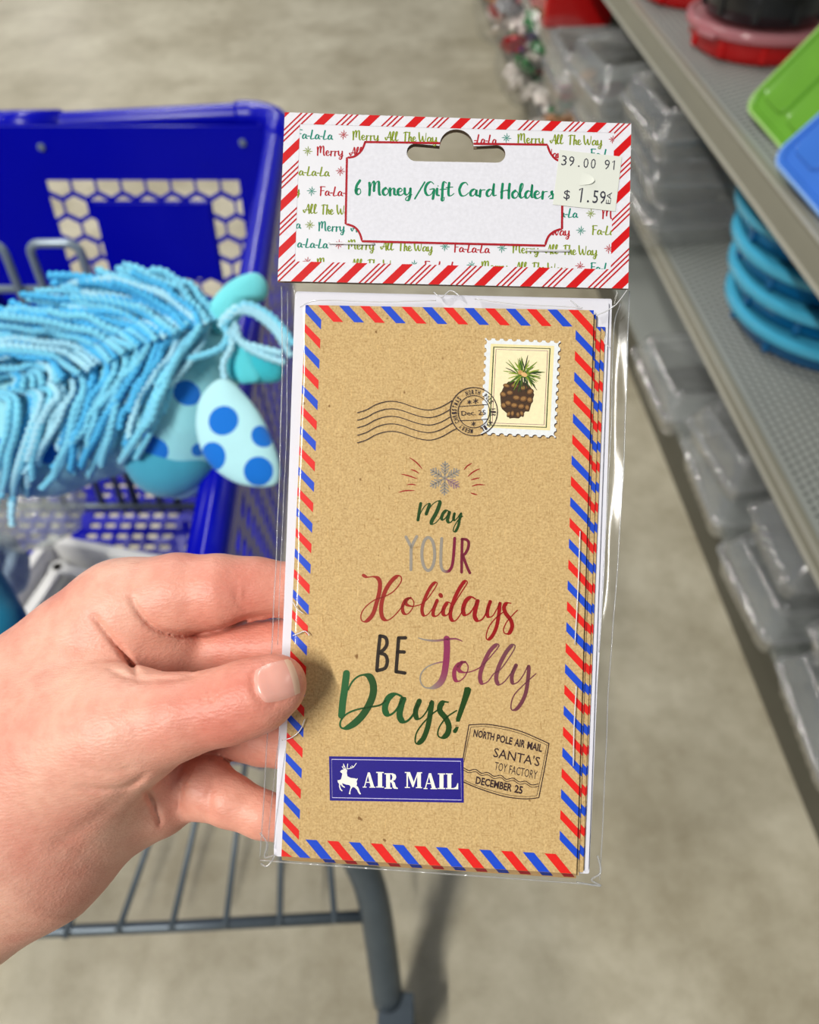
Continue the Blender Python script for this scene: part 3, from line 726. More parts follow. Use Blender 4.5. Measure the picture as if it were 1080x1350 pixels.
pad('face_panel', [(300, 460), (318, 452), (350, 462), (372, 482), (368, 502), (340, 505), (312, 504), (300, 490)], .685, .012, aq2)
pad('muzzle_fold', [(306, 450), (322, 446), (336, 470), (344, 498), (330, 505), (314, 500)], .678, .006, plush_mat('plush_fold', C8(90, 206, 218)))
# yarn mane
yarn = mat('blue_yarn', C8(122, 208, 246), 0.85, spec=0.15, noise=0.25, nscale=60, bump=0.5, bscale=900)
yarn.node_tree.nodes['Principled BSDF'].inputs['Sheen Weight'].default_value = .3
yarn2 = mat('deep_blue_yarn', C8(84, 184, 238), 0.85, spec=0.15, noise=0.25, nscale=60, bump=0.5, bscale=900)
yarn3 = mat('pale_blue_yarn', C8(168, 222, 248), 0.85, spec=0.15, noise=0.2, nscale=60, bump=0.5, bscale=900)
seam = [(285, 425), (262, 428), (235, 436), (205, 446), (175, 458), (145, 474), (110, 492), (70, 505), (30, 512), (0, 516), (-30, 520)]
up = [   # guide strands sweeping up and to the left (root u along the seam, then waypoints)
 (0.00, [(270, 395), (235, 368), (195, 360), (158, 350)]),
 (0.06, [(255, 400), (220, 378), (180, 368), (152, 352)]),
 (0.10, [(240, 405), (190, 378), (140, 370), (85, 368)]),
 (0.16, [(220, 412), (170, 388), (120, 378), (70, 382)]),
 (0.22, [(205, 418), (150, 400), (90, 398), (28, 395)]),
 (0.30, [(185, 428), (130, 412), (70, 408), (10, 402)]),
 (0.38, [(160, 440), (105, 425), (50, 418), (-14, 415)]),
 (0.48, [(130, 452), (80, 440), (30, 436), (-30, 436)]),
 (0.58, [(105, 468), (60, 458), (15, 456), (-35, 458)]),
 (0.70, [(70, 486), (35, 478), (0, 478), (-45, 482)]),
 (0.85, [(25, 498), (-5, 494), (-30, 498), (-60, 505)]),
]
dn = [   # guide strands falling down over the neck
 (0.02, [(272, 440), (250, 462), (222, 476), (212, 482)]),
 (0.10, [(250, 450), (235, 470), (222, 500), (205, 560), (176, 590)]),
 (0.18, [(238, 455), (215, 480), (190, 520), (172, 560), (165, 592)]),
 (0.26, [(215, 462), (190, 500), (176, 540), (165, 570), (162, 596)]),
 (0.34, [(190, 470), (160, 505), (135, 545), (118, 575), (108, 590)]),
 (0.42, [(170, 475), (150, 520), (140, 560), (128, 600), (115, 622)]),
 (0.50, [(150, 485), (125, 530), (112, 570), (100, 605), (104, 622)]),
 (0.58, [(125, 495), (105, 540), (100, 580), (80, 615), (62, 632)]),
 (0.66, [(100, 505), (75, 545), (45, 590), (25, 625), (16, 640)]),
 (0.74, [(80, 510), (60, 555), (50, 600), (52, 640), (55, 660)]),
 (0.84, [(55, 515), (40, 560), (25, 600), (12, 645), (8, 690)]),
 (0.95, [(20, 520), (10, 560), (0, 610), (-12, 660), (-16, 700)]),
]
def seam_pt(u):
    q = u*(len(seam)-1); i = min(int(q), len(seam)-2); t = q-i
    return (seam[i][0]*(1-t)+seam[i+1][0]*t, seam[i][1]*(1-t)+seam[i+1][1]*t)
def resample(P, n):
    P = [np.array(p, float) for p in P]; L = [0]
    for i in range(len(P)-1): L.append(L[-1]+np.linalg.norm(P[i+1]-P[i]))
    return [tuple(np.interp(L[-1]*k/(n-1), L, [p[j] for p in P]) for j in range(2)) for k in range(n)]
mane = empty('mane', horse.matrix_world.copy()); mane.parent = horse; mane.matrix_parent_inverse = Matrix.Identity(4); mane.matrix_basis = Matrix.Identity(4)
ry = random.Random(4)
def strand(P2, lift, r, mtl):
    """2-D waypoints laid on the horse's surface, lifted in layers"""
    P = catmull(P2, 13); out = []; last = None
    ds = []
    for p in P:
        h_ = hit(p[0], p[1]); ds.append(-(h_+HO).z if h_ is not None else None)
    kn = [d for d in ds if d is not None]; base = (sum(kn)/len(kn)) if kn else .70
    base = min(base, .745)
    lastd = None
    for i, d in enumerate(ds):
        if d is None: d = lastd if lastd is not None else base
        d = min(d, .75)
        lastd = d if lastd is None else lastd*.78+d*.22
        out.append(HP(P[i][0], P[i][1], lastd - lift - .004))
    mb = MB(); mb.tube(out, r, 10, lobes=2, twist=560.0, amp=.26)
    # frayed end
    e = out[-1]; dr = (out[-1]-out[-3]).normalized()
    return mb.build('yarn_strand', mtl, mane, smooth=True)
def family(G, n, liftr, jit, sd):
    for k in range(n):
        q = k/(n-1)*(len(G)-1); i = min(int(q), len(G)-2); t = min(1, max(0, q-i + ry.uniform(-.25, .25)))
        u = G[i][0]*(1-t)+G[i+1][0]*t
        A = resample([seam_pt(G[i][0])]+G[i][1], 6); B = resample([seam_pt(G[i+1][0])]+G[i+1][1], 6)
        L_ = ry.uniform(.66, 1.06)
        P = [(a[0]*(1-t)+b[0]*t, a[1]*(1-t)+b[1]*t) for a, b in zip(A, B)]
        P = resample([tuple(p) for p in P], 9); m_ = max(5, int(round(9*L_))); P = P[:m_]
        jx, jy = ry.gauss(0, jit), ry.gauss(0, jit)
        P = [(p[0]+jx*(z/8)+ry.gauss(0, 1.6), p[1]+jy*(z/8)+ry.gauss(0, 1.8)) for z, p in enumerate(P)]
        strand(P, ry.uniform(*liftr), ry.uniform(3.7, 4.8)*HD/FPX, ry.choice((yarn, yarn, yarn2, yarn3)))
family(up, 54, (.0, .008), 4, 1)
family(up, 56, (.008, .024), 11, 2)
family(dn, 30, (.0, .006), 6, 3)
family(dn, 26, (.006, .016), 10, 4)
for P in ([(292, 428), (300, 440), (292, 458), (262, 470), (228, 476), (208, 480)], [(265, 428), (252, 448), (240, 462), (232, 470)], [(248, 425), (225, 450), (205, 480), (190, 505)],
          [(290, 425), (315, 405), (345, 420), (366, 440), (384, 470)], [(295, 430), (320, 402), (350, 412), (372, 432), (388, 455)], [(310, 425), (318, 450), (340, 458), (372, 466)],
          [(300, 420), (330, 405), (360, 425), (380, 450)], [(290, 432), (310, 412), (340, 415), (362, 430), (376, 452)], [(300, 436), (306, 455), (295, 480), (298, 505)], [(305, 432), (322, 455), (350, 470), (376, 478)]):
    out = [HP(x, y, .668) for x, y in catmull(P, 13)]
    mb = MB(); mb.tube(out, 4.6*.668/FPX, 9, lobes=2, twist=560.0, amp=.26); mb.build('yarn_strand', ry.choice((yarn, yarn3)), mane, smooth=True)
# the core under the mane so no gaps show
core = Field(HP(-80, 600, .78)-Vector((.01, .01, .02)), HP(320, 330, .62)+Vector((.01, .01, .03)), .003)
core.chain([(HP(x, y, d), r*d/FPX) for x, y, d, r in ((-70, 480, .745, 44), (40, 455, .735, 40), (130, 430, .73, 42), (210, 412, .73, 36), (262, 418, .73, 26))], .02)
V, Q = core.mesh(); np_mesh('mane_base', V, Q, yarn2, horse)
# ------------------------------------------------------------------ the package plane
PN = Vector((-.06, .04, 1.0)).normalized(); PP = CS(590, 650, .27)
def K(px, py, h=0.0):
    """point of the card front plane under a pixel, lifted h towards the viewer"""
    r = CS(px, py, 1.0); return r*((PP.dot(PN)+h)/r.dot(PN))
# ------------------------------------------------------------------ hand
def skin_mat(name, nail=False):
    m = bpy.data.materials.new(name); m.use_nodes = True
    nt = m.node_tree; N = nt.nodes; L = nt.links; b = N['Principled BSDF']; tc = N.new('ShaderNodeTexCoord')
    def noise(s, d=4, w=None):
        n = N.new('ShaderNodeTexNoise'); n.inputs['Scale'].default_value = s; n.inputs['Detail'].default_value = d
        L.new(w or tc.outputs['Object'], n.inputs['Vector']); return n
    n1 = noise(28, 4); n2 = noise(240, 3)
    r = N.new('ShaderNodeValToRGB'); e = r.color_ramp.elements
    if nail:
        e[0].position = .3; e[0].color = (*C8(222, 160, 146), 1); e[1].position = .7; e[1].color = (*C8(232, 176, 160), 1)
    else:
        e[0].position = .3; e[0].color = (*C8(212, 140, 122), 1); e[1].position = .68; e[1].color = (*C8(232, 182, 160), 1)
    L.new(n1.outputs['Fac'], r.inputs[0])
    r2 = N.new('ShaderNodeValToRGB'); e = r2.color_ramp.elements; e[0].position = .3; e[0].color = (.90, .82, .80, 1); e[1].position = .6; e[1].color = (1, 1, 1, 1)
    L.new(n2.outputs['Fac'], r2.inputs[0])
    mx = N.new('ShaderNodeMix'); mx.data_type = 'RGBA'; mx.blend_type = 'MULTIPLY'; mx.inputs[0].default_value = .0 if nail else .7
    L.new(r.outputs[0], mx.inputs[6]); L.new(r2.outputs[0], mx.inputs[7]); sx = N.new('ShaderNodeSeparateXYZ'); L.new(tc.outputs['Object'], sx.inputs[0])
    rd = N.new('ShaderNodeMapRange'); rd.inputs[1].default_value = 0.0; rd.inputs[2].default_value = .05; L.new(sx.outputs[0], rd.inputs[0])
    m3 = N.new('ShaderNodeMix'); m3.data_type = 'RGBA'; m3.blend_type = 'MULTIPLY'; m3.inputs[7].default_value = (1, .84, .82, 1) if not nail else (1, 1, 1, 1)
    L.new(rd.outputs[0], m3.inputs[0]); L.new(mx.outputs[2], m3.inputs[6]); L.new(m3.outputs[2], b.inputs['Base Color'])
    b.inputs['Roughness'].default_value = .26 if nail else .46
    b.inputs['Specular IOR Level'].default_value = .5 if nail else .42
    b.inputs['Subsurface Weight'].default_value = .12; b.inputs['Subsurface Radius'].default_value = (1.0, .35, .2); b.inputs['Subsurface Scale'].default_value = .0035
    if not nail:
        mp = N.new('ShaderNodeMapping'); mp.inputs['Scale'].default_value = (420, 1100, 900); mp.inputs['Rotation'].default_value = (0, 0, -.4); L.new(tc.outputs['Object'], mp.inputs[0])
        v = N.new('ShaderNodeTexVoronoi'); v.inputs['Scale'].default_value = 1; L.new(mp.outputs[0], v.inputs['Vector'])
        n3 = noise(1500, 2)
        ad = N.new('ShaderNodeMath'); ad.operation = 'ADD'; L.new(v.outputs['Distance'], ad.inputs[0]); L.new(n3.outputs['Fac'], ad.inputs[1])
        bp = N.new('ShaderNodeBump'); bp.inputs['Strength'].default_value = .30; bp.inputs['Distance'].default_value = .0004
        L.new(ad.outputs[0], bp.inputs['Height']); L.new(bp.outputs[0], b.inputs['Normal'])
    return m
skin = skin_mat('skin')
HO2 = CS(150, 1000, .28)
hand = empty('hand', CM @ Matrix.Translation(HO2))
tag(hand, 'bare left hand of a person pinching the package between thumb and fingers', 'hand')
G = Field(CS(-330, 1420, .30)-Vector((0, 0, .06)), CS(560, 700, .26)+Vector((.01, .01, .05)), .00085)
def gc(P, k=.003, k0=None): G.chain([(CS(x, y, d/1000), r*d/1000/FPX) for x, y, d, r in P], k, k0)
# palm, back of the hand and wrist
gc([(-300, 1210, 300, 150), (-80, 1140, 294, 128), (40, 1085, 288, 116), (110, 1040, 290, 88)], .02)
gc([(-100, 1100, 300, 158), (16, 1000, 300, 112), (72, 908, 298, 78), (150, 822, 296, 58)], .02)
gc([(60, 1080, 300, 100), (150, 1040, 302, 62), (205, 1040, 298, 48)], .012)
# thenar and thumb
gc([(20, 1020, 284, 118), (100, 985, 272, 74), (165, 960, 264, 60)], .02)
gc([(165, 960, 264, 60), (240, 943, 258, 49), (300, 930, 256.5, 46), (340, 916, 256, 44), (366, 902, 256.5, 38)], .006, .016)
# index finger
gc([(116, 842, 296, 62), (165, 806, 294, 57)], .012)
gc([(165, 804, 294, 56), (235, 784, 291, 52), (290, 781, 290, 48), (335, 776, 291, 39), (400, 779, 292, 36)], .004, .012)
gc([(400, 779, 292, 36), (470, 782, 291, 33), (520, 786, 290, 30)], .004)
# middle finger
gc([(110, 900, 306, 66), (190, 872, 302, 50)], .012)
gc([(190, 872, 303, 46), (255, 862, 303, 41), (310, 854, 301, 38), (380, 852, 297, 36), (460, 856, 292, 33), (530, 862, 290, 29)], .0012, .008)
gc([(178, 850, 296, 36), (214, 852, 295, 33)], .008)                # pad of flesh at the finger bases
# ring finger
gc([(120, 985, 310, 60), (220, 965, 312, 46), (300, 962, 308, 38), (345, 975, 300, 34), (400, 985, 294, 32), (470, 990, 290.5, 30), (520, 992, 290, 27)], .0012, .01)
gc([(205, 1000, 303, 40), (222, 1030, 301, 34)], .006)
# little finger: bent at its middle joint
gc([(150, 1060, 306, 54), (215, 1055, 304, 38)], .01)
gc([(215, 1050, 306, 34), (272, 1040, 296, 40), (302, 1055, 292, 34), (345, 1074, 290, 30), (400, 1088, 290, 28), (440, 1096, 290, 25)], .002, .002)
# creases: shallow grooves along lines on the viewer's side
def groove(pts, amp, wd, dmax=.300):
    P = [CS(x, y, .275) for x, y in catmull(pts, 6)]; P = [np.array((p.x/.275, p.y/.275)) for p in P]
    lo = np.min(P, 0)-.03; hi = np.max(P, 0)+.03
    X = G.ax[0]; Y = G.ax[1]; Z = G.ax[2]
    zz = Z[None, None, :]; m = (-zz < dmax)
    ix = np.where((X > lo[0]*.31-.01) & (X < max(hi[0]*.24, hi[0]*.31)+.01))[0]; ix = np.where((X > min(lo[0]*.31, lo[0]*.24)-.005) & (X < max(hi[0]*.24, hi[0]*.31)+.005))[0]
    iy = np.where((Y > min(lo[1]*.31, lo[1]*.24)-.005) & (Y < max(hi[1]*.24, hi[1]*.31)+.005))[0]
    iz = np.where(-Z < dmax)[0]
    if not len(ix) or not len(iy) or not len(iz): return
    sl = (slice(ix[0], ix[-1]+1), slice(iy[0], iy[-1]+1), slice(iz[0], iz[-1]+1))
    D = -Z[sl[2]][None, None, :]; U = X[sl[0]][:, None, None]/D; W_ = Y[sl[1]][None, :, None]/D
    best = np.full(np.broadcast(U, W_).shape, 9., np.float32); fade = np.zeros_like(best); NP_ = len(P)-1
    for i in range(0, len(P)-1, 2):
        a = P[i]; b = P[min(i+2, len(P)-1)]; d = b-a; l2 = max(d@d, 1e-12)
        t = np.clip(((U-a[0])*d[0]+(W_-a[1])*d[1])/l2, 0, 1)
        q = np.sqrt((U-a[0]-t*d[0])**2+(W_-a[1]-t*d[1])**2); nw = q < best; best = np.where(nw, q, best)
        g_ = np.clip((i+t*2)/NP_, 0, 1); fade = np.where(nw, np.clip(np.minimum(g_, 1-g_)*5, 0, 1)**.8, fade)
    G.F[sl] += (amp*fade*np.exp(-(best*FPX/wd)**2)).astype(np.float32)
groove([(170, 782), (182, 805), (205, 828), (240, 838), (290, 832), (330, 814), (372, 812)], .0016, 4.0, .300)
groove([(118, 806), (142, 835), (165, 865), (186, 898)], .0014, 4.0)
groove([(140, 880), (180, 896), (240, 894), (262, 888)], .0008, 3.5, .290)
groove([(272, 902), (277, 918), (284, 930)], .0006, 2.5); groove([(283, 900), (289, 922)], .0004, 2.5); groove([(264, 908), (268, 930)], .0004, 2.2)
groove([(95, 1036), (140, 1041), (175, 1034), (196, 1016)], .0008, 4)
groove([(190, 1040), (203, 1062), (212, 1090)], .0014, 3.5)
groove([(105, 1010), (140, 1018), (180, 1012)], .0004, 4)
groove([(60, 1120), (110, 1090), (160, 1050), (188, 1020)], .0005, 10)
groove([(310, 770), (314, 795), (330, 806)], .0004, 3); groove([(322, 775), (324, 800)], .0003, 3)
groove([(255, 1010), (240, 1035), (236, 1068)], .0010, 3)
groove([(285, 1030), (275, 1052), (280, 1080)], .0005, 4)
# fold around the thumbnail
nailP = [(338, 878), (333, 893), (335, 912), (345, 925), (362, 928), (384, 922)]
groove(nailP, .0007, 2.6)
V, Q = G.mesh()
V = V - np.array(HO2)
hm = np_mesh('skin_surface', V, Q, skin, hand)
hb = BVHTree.FromPolygons([tuple(v) for v in V], [tuple(q) for q in Q.tolist()])
def hhit(px, py):
    d = CS(px, py, 1).normalized(); r = hb.ray_cast(-HO2, d); return (r[0], r[1]) if r[0] is not None else (None, None)
# thumbnail: curved plate laid on the thumb
ncx, ncy, ang = 364.5, 898.5, math.radians(-17)
ux = (math.cos(ang), math.sin(ang)); uy = (-math.sin(ang), math.cos(ang))
NA, NB = 29.0, 25.5
nv = []; nf = []; nm = []; na, nb_ = 20, 16
for i in range(na+1):
    for j in range(nb_+1):
        a = -1+2*i/na; b = -1+2*j/nb_
        sx = a*math.sqrt(1-.42*b*b) if a < 0 else a*math.sqrt(1-.22*b*b); sy = b*math.sqrt(1-.25*a*a) if a < 0 else b*math.sqrt(1-.16*a*a)
        px = ncx+ux[0]*sx*NA+uy[0]*sy*NB; py = ncy+ux[1]*sx*NA+uy[1]*sy*NB
        p, n_ = hhit(px, py)
        if p is None: p = CS(px, py, .2475)-HO2
        nv.append([px, py, -(p+HO2).z])
A = np.array(nv); Ag = A[:, 2].reshape(na+1, nb_+1)
for _ in range(6):
    B = Ag.copy(); B[1:-1, 1:-1] = (Ag[:-2, 1:-1]+Ag[2:, 1:-1]+Ag[1:-1, :-2]+Ag[1:-1, 2:])/4; Ag = B
vs = []
for i in range(na+1):
    for j in range(nb_+1):
        e = min(1, (1-abs(-1+2*i/na))*5, (1-abs(-1+2*j/nb_))*5)
        vs.append(CS(A[i*(nb_+1)+j, 0], A[i*(nb_+1)+j, 1], min(Ag[i, j], A[i*(nb_+1)+j, 2]) - .00005 - .00035*e) - HO2)
fs = []; mi = []
for i in range(na):
    for j in range(nb_):
        fs.append((i*(nb_+1)+j, (i+1)*(nb_+1)+j, (i+1)*(nb_+1)+j+1, i*(nb_+1)+j+1)); mi.append(1 if i >= na-3 else 0)
fn = mesh_obj('thumbnail', vs, fs, [skin_mat('nail', True), mat('nail_edge', C8(228, 190, 166), .3, noise=.04)], hand, True, mi)
# ------------------------------------------------------------------ the package of card holders held in the hand
PO = K(590, 650, -.004)
pack = empty('gift_card_holder_package', CM @ Matrix.Translation(PO))
tag(pack, 'clear sleeve of kraft airmail gift card holders with a candy striped header card', 'package')
def Q3(px, py, h): return K(px, py, h) - PO

def print_mat(name, rough=.5, metal=0.0, coat=0.0):
    m = bpy.data.materials.new(name); m.use_nodes = True; nt = m.node_tree; b = nt.nodes['Principled BSDF']
    a = nt.nodes.new('ShaderNodeAttribute'); a.attribute_name = 'Col'
    tc = nt.nodes.new('ShaderNodeTexCoord'); n = nt.nodes.new('ShaderNodeTexNoise'); n.inputs['Scale'].default_value = 900
    nt.links.new(tc.outputs['Object'], n.inputs['Vector'])
    mr = nt.nodes.new('ShaderNodeMapRange'); mr.inputs[3].default_value = .88; mr.inputs[4].default_value = 1.08; nt.links.new(n.outputs['Fac'], mr.inputs[0])
    mx = nt.nodes.new('ShaderNodeVectorMath'); mx.operation = 'SCALE'; nt.links.new(a.outputs['Color'], mx.inputs[0]); nt.links.new(mr.outputs[0], mx.inputs['Scale'])
    nt.links.new(mx.outputs[0], b.inputs['Base Color'])
    b.inputs['Roughness'].default_value = rough; b.inputs['Specular IOR Level'].default_value = .22; b.inputs['Metallic'].default_value = metal; b.inputs['Coat Weight'].default_value = coat
    return m
ink = print_mat('printed_ink', .5); foil_ink = print_mat('foil_ink', .34, .15)

class PR:
    """flat print on the card plane, drawn in frame pixels and laid on the real plane at height h"""
    def __init__(s, h, step=0.0): s.h = h; s.step = step; s.v = []; s.f = []; s.c = []; s.k = 0
    def poly(s, pts, c):
        s.k += 1; h = s.h + s.k*s.step; b = len(s.v)
        tri = tessellate_polygon([[Vector((p[0], p[1], 0)) for p in pts]])
        for p in pts: s.v.append(Q3(p[0], p[1], h)); s.c.append(c)
        for t in tri:
            (x0, y0), (x1, y1), (x2, y2) = pts[t[0]][:2], pts[t[1]][:2], pts[t[2]][:2]
            if abs((x1-x0)*(y2-y0)-(x2-x0)*(y1-y0)) < 1e-9: continue
            up_ = (x1-x0)*(y2-y0)-(x2-x0)*(y1-y0) < 0
            s.f.append(tuple(i+b for i in (t if up_ else t[::-1])))
        return s
    def line(s, pts, w, c, closed=False, taper=False, c2=None, auto=None, cx=None):
        """ribbon; w constant, or auto=(thin, thick): broad on down strokes like a brush; c2 blends along cx=(x0,x1)"""
        s.k += 1; h = s.h + s.k*s.step; n = len(pts)
        if closed: pts = list(pts)+[pts[0]]; n += 1
        P = np.array(pts, float); T = np.zeros_like(P); T[1:-1] = P[2:]-P[:-2]; T[0] = P[1]-P[0]; T[-1] = P[-1]-P[-2]
        if closed: T[0] = T[-1] = P[1]-P[-2]
        L = np.linalg.norm(T, axis=1)+1e-9; T /= L[:, None]
        if auto:
            W_ = auto[0] + (auto[1]-auto[0])*np.clip(T[:, 1]*1.6, 0, 1)**1.0
            for _ in range(3): W_[1:-1] = (W_[:-2]+W_[1:-1]*2+W_[2:])/4
        else: W_ = np.full(n, float(w))
        if taper:
            d = np.r_[0, np.cumsum(np.linalg.norm(np.diff(P, axis=0), axis=1))]; W_ = W_*(.25+.75*np.sin(PI*np.clip(d/d[-1], 0, 1))**.6)
        nn = np.stack([-T[:, 1], T[:, 0]], 1)
        b = len(s.v)
        for i in range(n):
            cc = c
            if c2 is not None:
                t = min(1, max(0, (P[i, 0]-cx[0])/(cx[1]-cx[0]))); cc = tuple(a*(1-t)+q*t for a, q in zip(c, c2))
            for sg in (1, -1):
                q = P[i]+nn[i]*W_[i]/2*sg; s.v.append(Q3(q[0], q[1], h)); s.c.append(cc)
        for i in range(n-1): s.f.append((b+2*i, b+2*i+2, b+2*i+3, b+2*i+1))
        if not closed and not taper:
            for e, sg in ((0, -1), (n-1, 1)):            # round ends
                a0 = math.atan2(nn[e, 1], nn[e, 0]); k0 = len(s.v); r = W_[e]/2; cc = s.c[b+2*e]
                for j in range(7):
                    a = a0 + (-sg)*PI*j/6 if sg > 0 else a0 + PI*j/6
                    s.v.append(Q3(P[e, 0]+r*math.cos(a), P[e, 1]+r*math.sin(a), h)); s.c.append(cc)
                s.f.append(tuple(range(k0, k0+7)) if sg < 0 else tuple(range(k0, k0+7))[::-1])
        return s
    def build(s, name, m, parent):
        o = mesh_obj(name, s.v, s.f, m, parent, False, None, s.c); return o
def slab(name, pts, h, th, m, parent, holes=(), m2=None):
    """a sheet cut to an outline (pixels), front face at h, thickness th"""
    polys = [[Vector((p[0], p[1], 0)) for p in pts]] + [[Vector((p[0], p[1], 0)) for p in q] for q in holes]
    tri = tessellate_polygon(polys); flat = [p for q in polys for p in q]; n = len(flat)
    vs = [Q3(p.x, p.y, h) for p in flat] + [Q3(p.x, p.y, h) - PN*th for p in flat]
    fs = []; mi = []
    for t in tri: fs += [tuple(t), tuple(i+n for i in t)[::-1]]; mi += [0, 0]
    k = 0
    for q in polys:
        c = len(q)
        for j in range(c): fs.append((k+j, k+(j+1) % c, n+k+(j+1) % c, n+k+j)); mi.append(1 if m2 else 0)
        k += c
    o = mesh_obj(name, vs, fs, [m, m2] if m2 else m, parent, False, mi)
    bm = bmesh.new(); bm.from_mesh(o.data); bmesh.ops.recalc_face_normals(bm, faces=bm.faces[:]); bm.to_mesh(o.data); bm.free()
    return o
def clip_poly(subject, clipper):
    """convex clip in pixels"""
    out = list(subject); n = len(clipper)
    A = sum(clipper[i-1][0]*clipper[i][1]-clipper[i][0]*clipper[i-1][1] for i in range(n))
    for i in range(n):
        a, b = clipper[i-1], clipper[i]; nx, ny = (b[1]-a[1]), -(b[0]-a[0])
        if A < 0: nx, ny = -nx, -ny
        out = clip(out, nx, ny, nx*a[0]+ny*a[1])
        if len(out) < 3: return []
    return out

# ---- colours of the print
RED = C8(222, 20, 10); BLUE = C8(8, 68, 200); CANE = C8(196, 2, 8); DRED = C8(170, 14, 30)
TEAL = C8(0, 128, 108); OLIVE = C8(124, 142, 14); BLACK = C8(42, 26, 34); WHITE = C8(238, 238, 240)
kraft = bpy.data.materials.new('kraft_paper'); kraft.use_nodes = True
def kraft_nodes(m):
    nt = m.node_tree; N = nt.nodes; L = nt.links; b = N['Principled BSDF']; tc = N.new('ShaderNodeTexCoord')
    def ns(scale, det, mapping=None, dist=0.0):
        n = N.new('ShaderNodeTexNoise'); n.inputs['Scale'].default_value = scale; n.inputs['Detail'].default_value = det; n.inputs['Distortion'].default_value = dist
        if mapping:
            mp = N.new('ShaderNodeMapping'); mp.inputs['Scale'].default_value = mapping[0]; mp.inputs['Rotation'].default_value = (0, 0, mapping[1])
            L.new(tc.outputs['Object'], mp.inputs[0]); L.new(mp.outputs[0], n.inputs['Vector'])
        else: L.new(tc.outputs['Object'], n.inputs['Vector'])
        return n
    def ramp(n, p0, c0, p1, c1):
        r = N.new('ShaderNodeValToRGB'); e = r.color_ramp.elements; e[0].position = p0; e[0].color = (*c0, 1); e[1].position = p1; e[1].color = (*c1, 1); L.new(n.outputs['Fac'], r.inputs[0]); return r
    def mul(a, c, f=1.0, bl='MULTIPLY'):
        x = N.new('ShaderNodeMix'); x.data_type = 'RGBA'; x.blend_type = bl; x.inputs[0].default_value = f; L.new(a, x.inputs[6]); L.new(c, x.inputs[7]); return x.outputs[2]
    base = ramp(ns(1500, 6), .30, C8(180, 148, 96), .70, C8(210, 180, 126)).outputs[0]
    f1 = ramp(ns(1, 2, ((2600, 320, 600), .5), 1.0), .27, (.74, .66, .55), .38, (1, 1, 1)).outputs[0]
    f2 = ramp(ns(1, 2, ((330, 2400, 600), .3), 1.0), .27, (.76, .68, .58), .37, (1, 1, 1)).outputs[0]
    f3 = ramp(ns(1, 2, ((1900, 260, 500), -.7), 1.0), .60, (1, 1, 1), .72, (1.14, 1.13, 1.10)).outputs[0]
    sp = ramp(ns(330, 1), .20, (.42, .32, .22), .245, (1, 1, 1)).outputs[0]
    c = mul(mul(mul(mul(base, f1), f2), f3), sp)
    L.new(c, b.inputs['Base Color']); b.inputs['Roughness'].default_value = .72; b.inputs['Specular IOR Level'].default_value = .3
    bp = N.new('ShaderNodeBump'); bp.inputs['Strength'].default_value = .25; bp.inputs['Distance'].default_value = .0003
    n = ns(1400, 3); L.new(n.outputs['Fac'], bp.inputs['Height']); L.new(bp.outputs[0], b.inputs['Normal'])
kraft_nodes(kraft)
kraft_d = mat('kraft_edge', C8(150, 120, 78), .8, noise=.2, nscale=500)
paper = mat('white_card', C8(222, 222, 230), .55, noise=.02, nscale=60, bump=.03, bscale=500)
paper2 = mat('white_envelope_paper', C8(222, 222, 232), .6, noise=.03, nscale=40, bump=.08, bscale=160)
grey_edge = mat('card_edge_brown', C8(120, 100, 78), .8, noise=.2, nscale=800)

